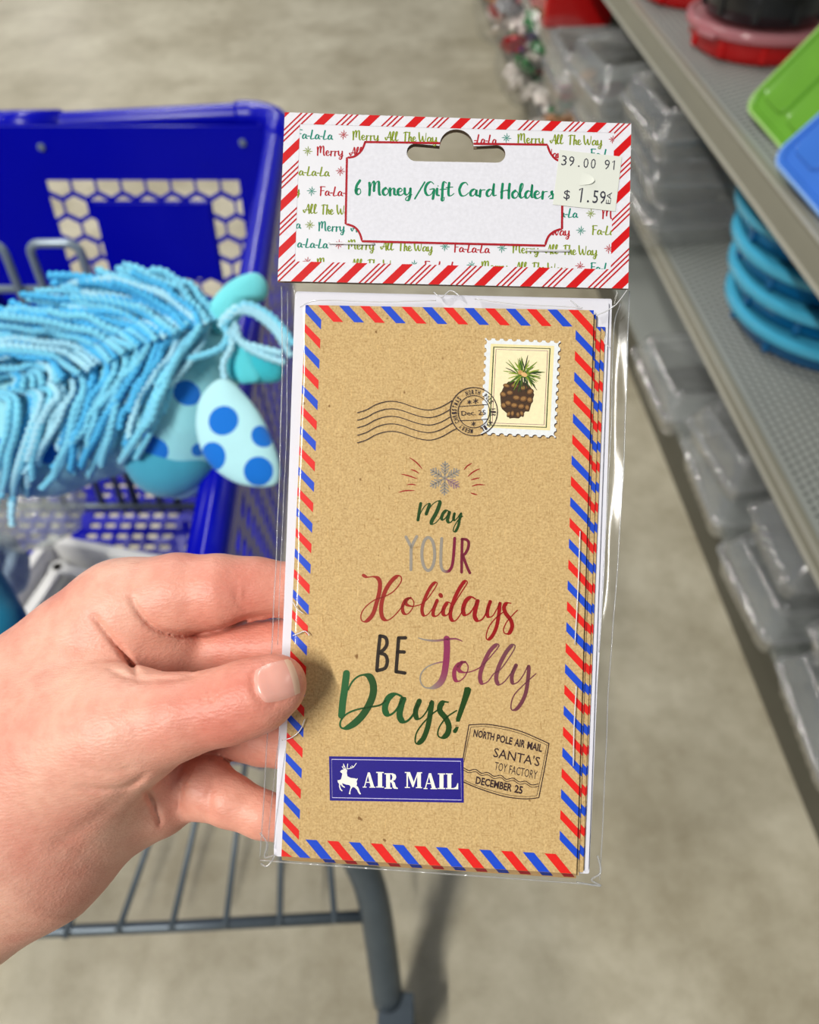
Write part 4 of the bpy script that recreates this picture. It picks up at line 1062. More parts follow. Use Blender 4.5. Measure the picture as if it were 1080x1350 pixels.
# ---- the white envelopes at the back and the kraft holders in front
def rnd_poly(P, r=2.0, n=4):
    out = []
    for i in range(len(P)):
        a, b, c = np.array(P[i-1], float), np.array(P[i], float), np.array(P[(i+1) % len(P)], float)
        u = (a-b)/np.linalg.norm(a-b); v = (c-b)/np.linalg.norm(c-b); p0 = b+u*r; p1 = b+v*r
        for j in range(n+1):
            t = j/n; out.append(tuple((1-t)**2*p0+2*t*(1-t)*b+t*t*p1))
    return out
slab('white_envelope', rnd_poly([(390, 384), (807, 394), (803, 560), (797, 760), (788, 900), (777, 1152), (361, 1128), (376, 760)], 3), -.0048, .0012, paper2, pack)
slab('white_envelope', rnd_poly([(389, 386), (803, 398), (776, 1148), (364, 1129)], 3), -.0036, .0008, paper2, pack)
def holder(dx0, dy0, dx1, dy1, h, top_in=0, parent=pack):
    C = [(403+dx0, 402+dy0), (783+dx0, 409+dy0), (760+dx1, 1152+dy1), (371+dx1, 1129+dy1)]
    o = slab('gift_card_holder', C, h, .0009, kraft, parent, m2=kraft_d)
    A_, B_, C_, D_ = [np.array(c, float) for c in C]; Wp, Hp = 381.0, 742.0
    def M(s, t):
        a = A_*(1-s/Wp)+B_*(s/Wp); b = D_*(1-s/Wp)+C_*(s/Wp); q = t/Hp; return tuple(a*(1-q)+b*q)
    pr = PR(h+.00005); b = 22.5
    def band(corners, clipr, col):
        q = clip_poly(corners, clipr)
        if q: pr.poly([M(*p) for p in q], col)
    w_ = 13.0; cols = (RED, BLUE)
    top = [(0, 0), (Wp, 0), (Wp, b-.5), (0, b-.5)]; left = [(0, 0), (b-1, 0), (b-1, Hp), (0, Hp)]
    right = [(Wp-b-.5, 0), (Wp, 0), (Wp, Hp), (Wp-b-.5, Hp)]; bot = [(0, Hp-b-2), (Wp, Hp-b-2), (Wp, Hp), (0, Hp)]
    def diag(s0, t0, ds, L_=900): return [(s0, t0), (s0+ds, t0), (s0+ds+L_, t0+L_*1.04), (s0+L_, t0+L_*1.04)]
    # top: start positions along t=0
    for k in range(13): band(diag(16.5+27.55*k, 0, w_), top if k < 12 else [(300, 0), (Wp, 0), (Wp, 60), (300, 60)], cols[k % 2])
    band(diag(16.5+27.55*13, 0, w_), right, cols[1])
    # left: start positions along s=0
    band([(0, 0), (3, 0), (22, 20), (22, 33), (0, 10)], left, BLUE)
    k = 0; t0 = 25.0
    while t0 < Hp-44:
        band([(0, t0), (0, t0+11), (b, t0+11+b*1.05), (b, t0+b*1.02-1)], left, cols[k % 2]); t0 += 27.5; k += 1
    band([(0, Hp-36), (0, Hp-24), (28, Hp+4), (42, Hp+4)], [(0, Hp-60), (60, Hp-60), (60, Hp), (0, Hp)], cols[k % 2])
    band([(0, Hp-10), (0, Hp+4), (20, Hp+4)], [(0, Hp-60), (60, Hp-60), (60, Hp), (0, Hp)], cols[(k+1) % 2])
    # right
    t0 = 26.5; k = 0
    while t0 < Hp-28:
        s0 = Wp-b-.5; band([(s0, t0), (s0, t0+12), (Wp+1, t0+36), (Wp+1, t0+24)], right, cols[(k+1) % 2]); t0 += 27.5; k += 1
    # bottom
    s0 = 30.0; k = 0
    while s0 < Wp-20:
        T0 = Hp-b-2; band([(s0, T0), (s0+14.5, T0), (s0+14.5+24, Hp+3), (s0+24, Hp+3)], [(0, T0), (Wp, T0), (Wp, Hp), (0, Hp)], cols[(k+1) % 2]); s0 += 28.1; k += 1
    pr.build('airmail_stripes', ink, o)
    return o, M
holder(15, 22, 10, -4, -.0028); holder(9, 22, 9, -2, -.0021)
holder(3, 6, 3, 2, -.0014)
front, FM = holder(0, 0, 0, 0, 0.0)
# folded lower edge of the front holder, its stripes darkened to paint the shade on the fold
fe = PR(-.00005)
fe_pts = [(371, 1129), (760, 1152), (759.5, 1158), (372, 1134)]
slab('folded_edge', fe_pts, -.00012, .0022, kraft_d, front)
for k in range(14):
    x = 401+24+28.6*k
    if x < 745:
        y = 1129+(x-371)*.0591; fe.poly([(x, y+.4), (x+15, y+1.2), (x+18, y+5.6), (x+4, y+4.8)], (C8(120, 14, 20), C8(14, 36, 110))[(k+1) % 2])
fe.build('shaded_edge_stripes', ink, front)

# ---- lettering tools
def tr(pts, ox, oy, s, n=8): return [(ox+x/s, oy+y/s) for x, y in catmull(pts, n)]
H1 = .00008
MAROON = C8(118, 14, 50); SILV = C8(144, 136, 124); ROSE = C8(134, 66, 84)  # blends of these put the foil's changing reflections into the colour
A_ = (520, 600, 7.714); B_ = (470, 750, 4.909); Cc = (480, 830, 4.5); Dd = (430, 880, 5.143)
g = PR(H1)
GREEN = C8(22, 62, 4); GREEN2 = C8(20, 84, 36)
aw = (1.2, 4.4)
g.line(tr([(268, 492), (252, 580), (240, 660)], *A_), 3.9, GREEN)
g.line(tr([(240, 655), (262, 600), (300, 530), (340, 495), (356, 505), (342, 550), (324, 598)], *A_), 0, GREEN, auto=aw)
g.line(tr([(324, 595), (350, 550), (395, 495), (440, 468), (462, 480), (450, 530), (420, 600), (385, 660), (378, 692), (400, 700), (435, 675), (475, 625)], *A_), 0, GREEN, auto=(1.2, 5.0))
g.line(tr([(556, 575), (530, 562), (498, 590), (480, 635), (492, 658), (520, 640), (548, 600), (562, 572), (548, 625), (540, 665), (560, 686), (590, 665), (612, 600)], *A_), 0, GREEN, auto=(1.6, 4.2))
g.line(tr([(612, 595), (602, 640), (612, 665), (640, 640), (678, 590), (664, 650), (650, 720), (622, 775), (600, 772), (606, 735), (635, 680), (665, 645), (695, 620)], *A_), 0, GREEN, auto=(1.4, 3.6))
g.line(tr([(138, 40), (125, 150), (112, 240), (105, 325)], *Dd), 9.2, GREEN2)
g.line(tr([(150, 150), (175, 100), (215, 62), (262, 50), (300, 68), (320, 120), (318, 180), (295, 245), (250, 320), (190, 380), (130, 412), (98, 402), (100, 360), (140, 315), (210, 285), (300, 268), (365, 255), (405, 225)], *Dd), 0, GREEN2, auto=(2.4, 9.4), c2=GREEN, cx=(445, 500))
g.line(tr([(512, 196), (470, 180), (425, 205), (402, 255), (402, 300), (430, 322), (470, 295), (505, 240), (525, 205), (510, 255), (498, 320), (512, 358), (545, 366), (590, 320), (632, 228)], *Dd), 0, GREEN2, auto=(2.8, 8.2), c2=GREEN, cx=(500, 560))
g.line(tr([(632, 228), (608, 290), (612, 338), (640, 345), (680, 300), (715, 228), (708, 300), (690, 400), (660, 480), (622, 515), (604, 500), (615, 440), (660, 375), (720, 315), (770, 280)], *Dd), 0, GREEN, auto=(2.0, 6.8))
g.line(tr([(828, 235), (795, 235), (772, 265), (775, 300), (808, 340), (832, 395), (822, 450), (785, 476), (758, 458), (768, 405), (815, 340), (885, 292)], *Dd), 0, GREEN, auto=(2.0, 7.4))
g.poly([(430+x/5.143, 880+y/5.143) for x, y in ((940, 135), (968, 132), (984, 145), (980, 170), (905, 368), (882, 368), (880, 350), (925, 200))], GREEN)
g.poly([(430+x/5.143, 880+y/5.143) for x, y in ((880, 402), (900, 402), (892, 428), (880, 446), (862, 442), (860, 428))], GREEN)
g.build('green_foil_lettering', foil_ink, front)
r = PR(H1)
HR = C8(140, 24, 2); HR2 = C8(148, 0, 2)
def rl(p, au=(1.5, 5.2)): r.line(tr(p, *B_), 0, HR, auto=au, c2=HR2, cx=(520, 610))
rl([(45, 42), (70, 53), (110, 50), (138, 60), (152, 90), (148, 150), (130, 220), (105, 295), (65, 338), (35, 335), (30, 295), (60, 245), (120, 200), (180, 180), (240, 145), (285, 90), (290, 55), (268, 45), (230, 75), (190, 135), (165, 210), (160, 275), (172, 320), (205, 332), (250, 298), (295, 245), (325, 205)], (1.5, 5.4))
rl([(352, 188), (320, 200), (298, 245), (305, 285), (330, 292), (358, 262), (372, 220), (352, 188), (325, 200), (322, 228), (360, 242), (410, 232), (450, 205), (495, 145), (522, 98), (508, 88), (475, 125), (440, 200), (424, 262), (436, 302), (465, 292), (495, 250), (515, 212)], (1.4, 4.4))
rl([(522, 205), (500, 262), (498, 300), (525, 302), (565, 255)], (1.5, 4.6))
rl([(612, 224), (590, 218), (565, 255), (562, 292), (585, 300), (612, 265), (655, 190), (700, 120), (718, 88), (702, 80), (665, 130), (628, 210), (608, 285), (615, 328), (640, 335), (670, 300), (695, 250)], (1.5, 5.0))
rl([(770, 195), (742, 182), (708, 208), (690, 262), (702, 298), (735, 285), (768, 235), (785, 200), (772, 255), (765, 305), (785, 336), (818, 322), (845, 270), (866, 212)], (1.9, 5.6))
rl([(866, 212), (848, 270), (852, 308), (880, 305), (910, 258), (928, 218), (922, 290), (905, 380), (875, 440), (848, 458), (840, 432), (858, 375), (900, 320), (950, 280)], (1.5, 4.8))
rl([(1000, 222), (972, 222), (955, 250), (968, 290), (998, 330), (1008, 372), (990, 415), (962, 418), (952, 392), (972, 345), (1010, 300), (1042, 268)], (1.5, 5.2))
r.line(tr([(543, 168), (548, 176)], *B_), 5.2, HR)
RAY = C8(150, 26, 22)
for p in ([(155, 25), (225, 75), (285, 142)], [(165, 145), (210, 160), (252, 187)], [(68, 192), (150, 212), (235, 242)], [(127, 303), (175, 297), (220, 305)], [(42, 380), (110, 362), (207, 360)],
          [(707, 150), (745, 108), (792, 82)], [(747, 218), (800, 172), (870, 137)], [(778, 253), (825, 240), (870, 230)], [(785, 318), (850, 300), (923, 303)], [(775, 383), (810, 395), (845, 404)]):
    r.line(tr(p, *A_), 1.7, RAY, taper=True)
r.build('red_lettering', foil_ink, front)
v = PR(H1)
for p in ([(118, 832), (172, 935)], [(228, 828), (175, 935), (170, 1050), (168, 1165)]): v.line(tr(p, *A_), 3.9, SILV)
v.line(tr([(345+66*math.cos(a), 1005+168*math.sin(a)) for a in [2*PI*k/20 for k in range(20)]], *A_, n=2), 4.0, SILV, closed=True)
v.line(tr([(482, 848), (474, 980), (474, 1110), (490, 1165), (525, 1184), (562, 1172), (588, 1120), (602, 1020), (614, 845)], *A_), 3.9, SILV, c2=MAROON, cx=(583, 592))
for p in ([(690, 855), (686, 1020), (684, 1190)], [(688, 856), (728, 858), (755, 885), (750, 945), (722, 1000), (700, 1022), (718, 1080), (745, 1150), (768, 1198)]): v.line(tr(p, *A_), 3.7, C8(112, 20, 46))
JL = (SILV, ROSE)
v.line(tr([(320, 48), (360, 60), (420, 66), (490, 58), (545, 55), (585, 70)], *Cc), 3.0, SILV, c2=ROSE, cx=(560, 590), taper=True)
v.line(tr([(490, 55), (492, 120), (486, 200), (474, 270), (450, 318), (405, 345), (360, 342), (336, 310), (338, 265), (370, 225), (420, 202), (465, 192)], *Cc), 0, SILV, auto=(1.8, 8.4), c2=C8(138, 44, 84), cx=(566, 588))
v.line(tr([(600, 192), (562, 205), (536, 245), (540, 295), (565, 306), (600, 275), (618, 225), (600, 192), (575, 200), (560, 235), (590, 254), (645, 246), (700, 215), (760, 150), (800, 98), (785, 90), (745, 130), (708, 205), (688, 275), (700, 320), (735, 308), (770, 262), (810, 236), (860, 168), (896, 105), (880, 92), (840, 140), (802, 215), (784, 285), (798, 325), (830, 312), (870, 262), (902, 212)], *Cc), 0, C8(140, 44, 76), auto=(1.5, 5.4), c2=C8(106, 70, 74), cx=(600, 690))
v.line(tr([(902, 212), (878, 270), (882, 318), (912, 312), (945, 270), (976, 215), (972, 300), (955, 390), (915, 462), (880, 478), (872, 450), (890, 390), (945, 330), (1020, 262)], *Cc), 0, C8(112, 56, 68), auto=(1.5, 5.0))
DK = C8(34, 22, 8)
v.line(tr([(95, 38), (84, 140), (76, 240)], *Cc), 4.6, DK)
v.line(tr([(95, 38), (128, 48), (136, 85), (118, 118), (92, 138), (125, 150), (138, 185), (125, 228), (78, 244)], *Cc), 4.6, DK)
for p in ([(205, 50), (190, 250)], [(205, 50), (246, 49)], [(198, 132), (238, 133)], [(190, 250), (242, 258)]): v.line(tr(p, *Cc), 4.6, DK)
# snowflake
sc = (586.5, 630.5)
for k in range(6):
    a = -PI/2+k*PI/3+.02; R_ = 21.5; d = (math.cos(a), math.sin(a)); n_ = (-d[1], d[0])
    def pt(u, w_): return (sc[0]+d[0]*u+n_[0]*w_, sc[1]+d[1]*u+n_[1]*w_)
    c = SILV if k != 2 else C8(150, 120, 122)
    v.line([pt(0, 0), pt(R_*.5, 0), pt(R_, 0)], 2.1, c)
    for (u0, ln) in ((9, 6), (13, 6.5), (17, 4)):
        for sg in (1, -1): v.line([pt(u0, 0), pt(u0+ln*.62, sg*ln*.8)], 1.9, c)
    for sg in (1, -1): v.line([pt(5, 0), pt(9.5, sg*4.2)], 1.4, c)
v.build('silver_and_plum_foil_lettering', foil_ink, front)

# ---- sans lettering from Blender's own font
def font_mesh(text, bold=0.0):
    cu = bpy.data.curves.new('t', 'FONT'); cu.body = text; cu.size = 1; cu.offset = bold; cu.resolution_u = 2
    o = bpy.data.objects.new('t', cu); me = bpy.data.meshes.new_from_object(o)
    V = [(q.co.x, q.co.y) for q in me.vertices]; F = [tuple(p.vertices) for p in me.polygons]
    bpy.data.objects.remove(o); bpy.data.curves.remove(cu); bpy.data.meshes.remove(me); return V, F
def put_text(pr, text, p0, p1, cap, col, bold=0.0, up=None, fit=True):
    """text between pixel points p0 and p1 on its baseline, capital height cap px"""
    V, F = font_mesh(text, bold)
    if not V: return
    x0 = min(p[0] for p in V); x1 = max(p[0] for p in V)
    hgt = .70
    u = np.array([p1[0]-p0[0], p1[1]-p0[1]], float); ln = np.linalg.norm(u); e = u/ln
    if up is None: up = (e[1], -e[0])
    pr.k += 1; h = pr.h+pr.k*pr.step; b = len(pr.v)
    for (x, y) in V:
        q = np.array(p0)+u*(x-x0)/(x1-x0)+np.array(up)*y/hgt*cap
        pr.v.append(Q3(q[0], q[1], h)); pr.c.append(col)
    for f in F: pr.f.append(tuple(i+b for i in f))

# ---- air mail panel
am = PR(H1)
E_ = (430, 990, 5.684)
def ep(pts): return [(E_[0]+x/E_[2], E_[1]+y/E_[2]) for x, y in pts]
NAVY = C8(22, 0, 128)
am.poly(ep([(22, 40), (1030, 53), (1032, 388), (28, 372)]), NAVY); am.h += .00003
am.line(ep([(41, 63), (1010, 77), (1014, 368), (46, 350)]), .8, C8(210, 205, 240), closed=True)
CR = C8(240, 238, 226)
def glyph(box, polys):
    (x0, y0), (x1, y1), (x2, y2) = box          # top-left, top-right, bottom-left
    for q in polys: am.poly(ep([(x0+(x1-x0)*u+(x2-x0)*w_, y0+(y1-y0)*u+(y2-y0)*w_) for u, w_ in q]), CR)
gA = [[(.40, 0), (.56, 0), (.90, .94), (1, .94), (1, 1), (.52, 1), (.52, .94), (.62, .94), (.41, .22), (.18, .94), (.30, .94), (.30, 1), (0, 1), (0, .94), (.10, .94)], [(.26, .62), (.60, .62), (.60, .68), (.24, .68)]]
gI = [[(0, 0), (1, 0), (1, .07), (.78, .07), (.78, .93), (1, .93), (1, 1), (0, 1), (0, .93), (.22, .93), (.22, .07), (0, .07)]]
gR = [[(0, 0), (.42, 0), (.42, .93), (.54, .93), (.54, 1), (0, 1), (0, .93), (.12, .93), (.12, .07), (0, .07)],
      [(.42, 0), (.62, 0), (.82, .08), (.88, .24), (.82, .40), (.62, .50), (.42, .51), (.42, .45), (.54, .42), (.60, .25), (.54, .09), (.42, .06)],
      [(.42, .50), (.62, .49), (.76, .60), (.86, .88), (1, .94), (1, 1), (.74, 1), (.62, .92), (.54, .62), (.42, .56)]]
gM = [[(0, 0), (.30, 0), (.52, .62), (.72, 0), (1, 0), (1, .06), (.93, .06), (.93, .94), (1, .94), (1, 1), (.64, 1), (.64, .94), (.72, .94), (.72, .22), (.50, .94), (.44, .94), (.18, .2), (.18, .94), (.30, .94), (.30, 1), (0, 1), (0, .94), (.10, .94), (.10, .06), (0, .06)]]
gL = [[(0, 0), (.56, 0), (.56, .07), (.44, .07), (.44, .93), (.64, .93), (.84, .84), (.94, .62), (1, .62), (1, 1), (0, 1), (0, .93), (.12, .93), (.12, .07), (0, .07)]]
glyph(((275, 160), (370, 162), (275, 274)), gA); glyph(((376, 157), (432, 158), (376, 274)), gI); glyph(((438, 167), (538, 168), (438, 283)), gR)
glyph(((590, 158), (720, 160), (590, 277)), gM); glyph(((730, 166), (832, 168), (730, 285)), gA); glyph(((838, 168), (892, 169), (838, 285)), gI); glyph(((898, 168), (990, 169), (898, 286)), gL)
am.poly(ep([(107, 150), (118, 142), (128, 140), (135, 132), (150, 136), (158, 145), (155, 165), (160, 190), (185, 202), (215, 205), (228, 210), (237, 204), (234, 218), (228, 228), (232, 245), (228, 262), (238, 268), (246, 285), (252, 305), (262, 322), (252, 326), (240, 310), (232, 292), (215, 275), (200, 270), (188, 285), (182, 305), (182, 325), (170, 322), (176, 300), (184, 270), (175, 256), (150, 252), (130, 245), (120, 240), (125, 258), (142, 270), (138, 276), (118, 265), (108, 250), (105, 262), (112, 285), (124, 298), (118, 303), (104, 290), (96, 265), (98, 248), (88, 235), (86, 220), (100, 218), (112, 212), (118, 190), (122, 170), (112, 162), (106, 158)]), CR)
for p in ([(150, 140), (140, 120), (130, 98)], [(150, 140), (130, 130), (120, 118)], [(142, 124), (128, 112)], [(160, 135), (185, 130), (205, 122), (218, 105), (226, 93)], [(205, 122), (195, 112)], [(158, 132), (160, 112), (162, 97)], [(186, 130), (186, 118)]):
    am.line(ep(p), .95, CR)
am.build('air_mail_label', ink, front)

# ---- factory postmark
fs_ = PR(H1); F_ = (605, 950, 8.64)
def fp(pts, n=8): return [(F_[0]+x/F_[2], F_[1]+y/F_[2]) for x, y in (catmull(pts, n) if n else pts)]
SK = C8(46, 22, 24)
fs_.line(fp([(48, 430), (80, 250), (115, 50)], 0), 1.3, SK)
fs_.line(fp([(115, 50), (300, 42), (500, 70), (700, 120), (870, 190), (1028, 262)]), 1.3, SK)
fs_.line(fp([(1028, 262), (975, 560), (912, 878)], 0), 1.3, SK); fs_.line(fp([(912, 878), (760, 892), (550, 870), (350, 815), (180, 755), (55, 700)]), 1.3, SK)
fs_.line(fp([(58, 470), (98, 260), (138, 75)], 0), .7, SK); fs_.line(fp([(138, 75), (300, 68), (500, 96), (690, 144), (850, 208), (1004, 278)]), .6, SK)
fs_.line(fp([(1004, 278), (950, 560), (890, 855)], 0), .7, SK); fs_.line(fp([(890, 855), (760, 866), (560, 846), (360, 794), (190, 735), (62, 680)]), .6, SK)
for dy, w_ in ((0, 1.1), (26, .9)):
    fs_.line(fp([(50, 535+dy), (115, 568+dy), (190, 556+dy), (255, 598+dy), (330, 592+dy), (400, 634+dy), (480, 624+dy), (540, 668+dy), (620, 656+dy), (690, 698+dy), (760, 692+dy), (830, 732+dy), (905, 722+dy)]), w_, SK)
def ft(t, x0, y0, x1, y1, cap, bold): put_text(fs_, t, (F_[0]+x0/F_[2], F_[1]+y0/F_[2]), (F_[0]+x1/F_[2], F_[1]+y1/F_[2]), cap/F_[2], SK, bold, up=(.16, -.985))
ft('NORTH', 163, 178, 398, 226, 80, .03); ft('POLE', 425, 234, 602, 276, 80, .03); ft('AIR', 630, 284, 748, 310, 82, .03); ft('MAIL', 775, 318, 945, 356, 82, .03)
ft("SANTA'S", 390, 412, 915, 522, 106, .004); ft('TOY', 402, 562, 540, 590, 95, -.002); ft('FACTORY', 568, 600, 885, 668, 95, -.002)
ft('DECEMBER', 188, 716, 600, 808, 82, .03); ft('25', 630, 814, 722, 836, 84, .03)
fs_.build('toy_factory_postmark', ink, front)

# ---- postage stamp with a pine cone
st = PR(H1-.00003, 1.5e-6); G_ = (590, 440, 6.968)
def gp_(pts): return [(G_[0]+x/G_[2], G_[1]+y/G_[2]) for x, y in pts]
TL, TR_, BR, BL = (345, 40), (1040, 68), (995, 955), (306, 925)
def edge_scallop(a, b, n, r_, side):
    a = np.array(a, float); b = np.array(b, float); d = (b-a)/n; u = d/np.linalg.norm(d); nn = np.array([-u[1], u[0]])*side; out = []
    for i in range(n):
        o = a+d*i; out.append(tuple(o+u*0)); c = o+d/2
        for j in range(7):
            th = PI*j/6; out.append(tuple(c - u*math.cos(th)*r_ + nn*math.sin(th)*r_*.85))
    return out
def stamp_outline(dx=0, dy=0):
    pts = edge_scallop(TL, TR_, 9, 24, 1) + edge_scallop(TR_, BR, 12, 24, 1) + edge_scallop(BR, BL, 9, 24, 1) + edge_scallop(BL, TL, 12, 24, 1)
    return [(x+dx, y+dy) for x, y in pts]
st.poly(gp_(stamp_outline(6, 9)), C8(60, 40, 34)); st.h += .00001  # offset dark outline printed as the stamp's drop shadow
st.poly(gp_(stamp_outline()), C8(226, 230, 232)); st.h += .00001
st.poly(gp_([(399, 92), (982, 112), (943, 888), (362, 862)]), C8(236, 222, 168)); st.h += .00001
st.line(gp_([(426, 122), (943, 136), (908, 860), (390, 842)]), 1.7, C8(24, 60, 34), closed=True)
st.poly(gp_([(438, 134), (930, 148), (898, 846), (404, 830)]), C8(240, 226, 196)); st.h += .00001
st.line(gp_([(447, 143), (921, 158), (889, 836), (412, 820)]), .8, C8(120, 30, 30), closed=True)
st.h += .00001
st.poly(gp_([(450, 147), (917, 161), (886, 832), (416, 816)]), C8(240, 228, 186)); st.h += .00001
rc = random.Random(8)
def blob(cx, cy, rx, ry, ang, col, n=12):
    st.poly(gp_([(cx+rx*math.cos(t)*math.cos(ang)-ry*math.sin(t)*math.sin(ang), cy+rx*math.cos(t)*math.sin(ang)+ry*math.sin(t)*math.cos(ang)) for t in [2*PI*k/n for k in range(n)]]), col)
cone = [(560, 440, 800, 560), (520, 470, 790, 480)]
st.poly(gp_([(560, 440), (520, 480), (485, 560), (490, 640), (500, 690), (545, 730), (570, 780), (600, 775), (615, 775), (655, 778), (690, 750), (715, 715), (750, 715), (770, 650), (798, 560), (780, 510), (740, 460), (660, 430)]), C8(66, 42, 20))
for (x, y, rx, ry, a) in ((545, 480, 36, 22, .3), (620, 480, 40, 26, 0), (700, 500, 42, 26, -.2), (760, 535, 36, 30, -.6), (515, 560, 34, 30, .4), (575, 545, 36, 28, 0), (635, 590, 40, 30, .1), (700, 600, 40, 34, -.3), (758, 610, 30, 34, -.2),
        (520, 660, 30, 32, .4), (560, 640, 34, 30, .2), (615, 660, 38, 30, 0), (680, 670, 36, 30, -.1), (735, 680, 24, 34, -.1), (565, 740, 18, 30, .5), (600, 735, 18, 34, .1), (650, 745, 20, 30, -.1), (685, 735, 18, 30, -.3)):
    blob(x, y, rx, ry, a, C8(56, 34, 16)); blob(x-2, y-3, rx*.86, ry*.80, a, C8(106, 70, 32)); blob(x-3, y-5, rx*.58, ry*.46, a, C8(152, 112, 62))
for k in range(64):
    a = rc.uniform(-PI*1.08, PI*.62) if k < 50 else rc.uniform(.3, 2.6); L_ = rc.uniform(120, 190); cx, cy = 690+rc.uniform(-30, 30), 370+rc.uniform(-18, 22)
    x1, y1 = cx+math.cos(a)*L_*1.0, cy+math.sin(a)*L_*.92
    c = rc.choice((C8(110, 140, 26), C8(76, 112, 24), C8(30, 46, 22), C8(140, 160, 40), C8(52, 84, 20)))
    st.line(gp_(catmull([(cx, cy), ((cx+x1)/2+rc.uniform(-8, 8), (cy+y1)/2-8), (x1, y1)], 4)), 1.3, c, taper=True)
blob(670, 355, 22, 22, 0, C8(196, 150, 90)); blob(705, 375, 30, 20, .4, C8(222, 178, 116))
sto = st.build('postage_stamp', ink, front)

# ---- round postmark and wavy cancellation lines
pm = PR(H1+.00038); PC = (624.6, 542.6)
def circ(r_, n=64): return [(PC[0]+r_*math.cos(2*PI*k/n), PC[1]+r_*1.02*math.sin(2*PI*k/n)) for k in range(n)]
pm.line(circ(31.2), 1.1, BLACK, closed=True); pm.line(circ(20.8), .9, BLACK, closed=True)
def arc_text(words, r_, cap):
    for (t, a0, a1) in words:
        n = len(t)
        for i, ch in enumerate(t):
            a = math.radians(a0+(a1-a0)*(i+.5)/n); da = math.radians((a1-a0)/n*.36)
            p0 = (PC[0]+r_*math.sin(a-da), PC[1]-r_*math.cos(a-da)); p1 = (PC[0]+r_*math.sin(a+da), PC[1]-r_*math.cos(a+da))
            put_text(pm, ch, p0, p1, cap, BLACK, .02)
arc_text([('NORTH', -26, 20), ('POLE', 32, 66), ('AIR', 78, 104), ('MAIL', 118, 160), ('MERRY', 182, 226), ('CHRISTMAS', 234, 316)], 23.0, 6.0)
def gl(p): return gp_(p)
pm.line(gl([(108, 668), (240, 658), (362, 650)]), .8, BLACK); pm.line(gl([(112, 798), (240, 794), (372, 782)]), .9, BLACK)
put_text(pm, 'Dec. 25', gl([(128, 752)])[0], gl([(350, 742)])[0], 6.2, BLACK)
def star(cx, cy, r_, w_=.9):
    for k in range(3):
        a = PI/6+k*PI/3; pm.line([(cx-r_*math.cos(a), cy-r_*math.sin(a)), (cx+r_*math.cos(a), cy+r_*math.sin(a))], w_, BLACK)
for x, y, q in ((200, 627, 2.6), (257, 618, 3.4), (238, 827, 2.8)): star(*gl([(x, y)])[0], q)
for k in range(5):
    dy = 33.5*k
    P = [(440+x/3.375, 430+(y+dy)/3.375) for x, y in catmull([(105, 385), (145, 372), (185, 350), (225, 337), (265, 334), (305, 342), (350, 358), (395, 370), (435, 372), (480, 358), (522, 334), (545, 322)], 6)]
    P = [p for p in P if (p[0]-PC[0])**2+(p[1]-PC[1])**2 > 31.5**2]
    pm.line(P, 1.05, BLACK)
pm.build('round_postmark_and_wavy_lines', ink, front)

# ---- header card
hd_front = mat('glossy_header_card', C8(216, 216, 222), .32, noise=.015, nscale=50, bump=.03, bscale=400)
HT = .0022
def slot(dx=0, dy=0, grow=0):
    cx, cy, r_ = 602+dx, 193+dy, 22.5+grow; P = []
    yt, yb = 190.5+dy-grow*.6, 213.5+dy+grow; xl, xr = 548+dx, 655+dx; rr_ = (yb-yt)/2; m_ = (yt+yb)/2
    sk = .018
    for k in range(13): a = PI/2+PI*k/12; P.append((xl+rr_*math.cos(a), m_+rr_*math.sin(a)*1.0))    # left end, bottom to top
    for k in range(17): a = PI+PI*k/16; P.append((cx+r_*math.cos(a), yt+1+r_*math.sin(a)*.98 + 1))
    for k in range(13): a = -PI/2+PI*k/12; P.append((xr+rr_*math.cos(a), m_+rr_*math.sin(a)))
    return [(x, y+sk*(x-602)) for x, y in P][::-1]
HC = [(375.5, 148), (832.5, 163), (828.5, 380.5), (366, 370.5)]
header = slab('header_card', HC, HT, .0006, hd_front, pack, [slot()], m2=grey_edge)
slab('header_back_flap', [(376, 149), (832, 164), (828, 381.5), (366.5, 372)], -.0012, .0005, grey_edge, pack, [slot(0, 3.2)])
HH = HT+.00005
hp = PR(HH)
SL = 15.0/457
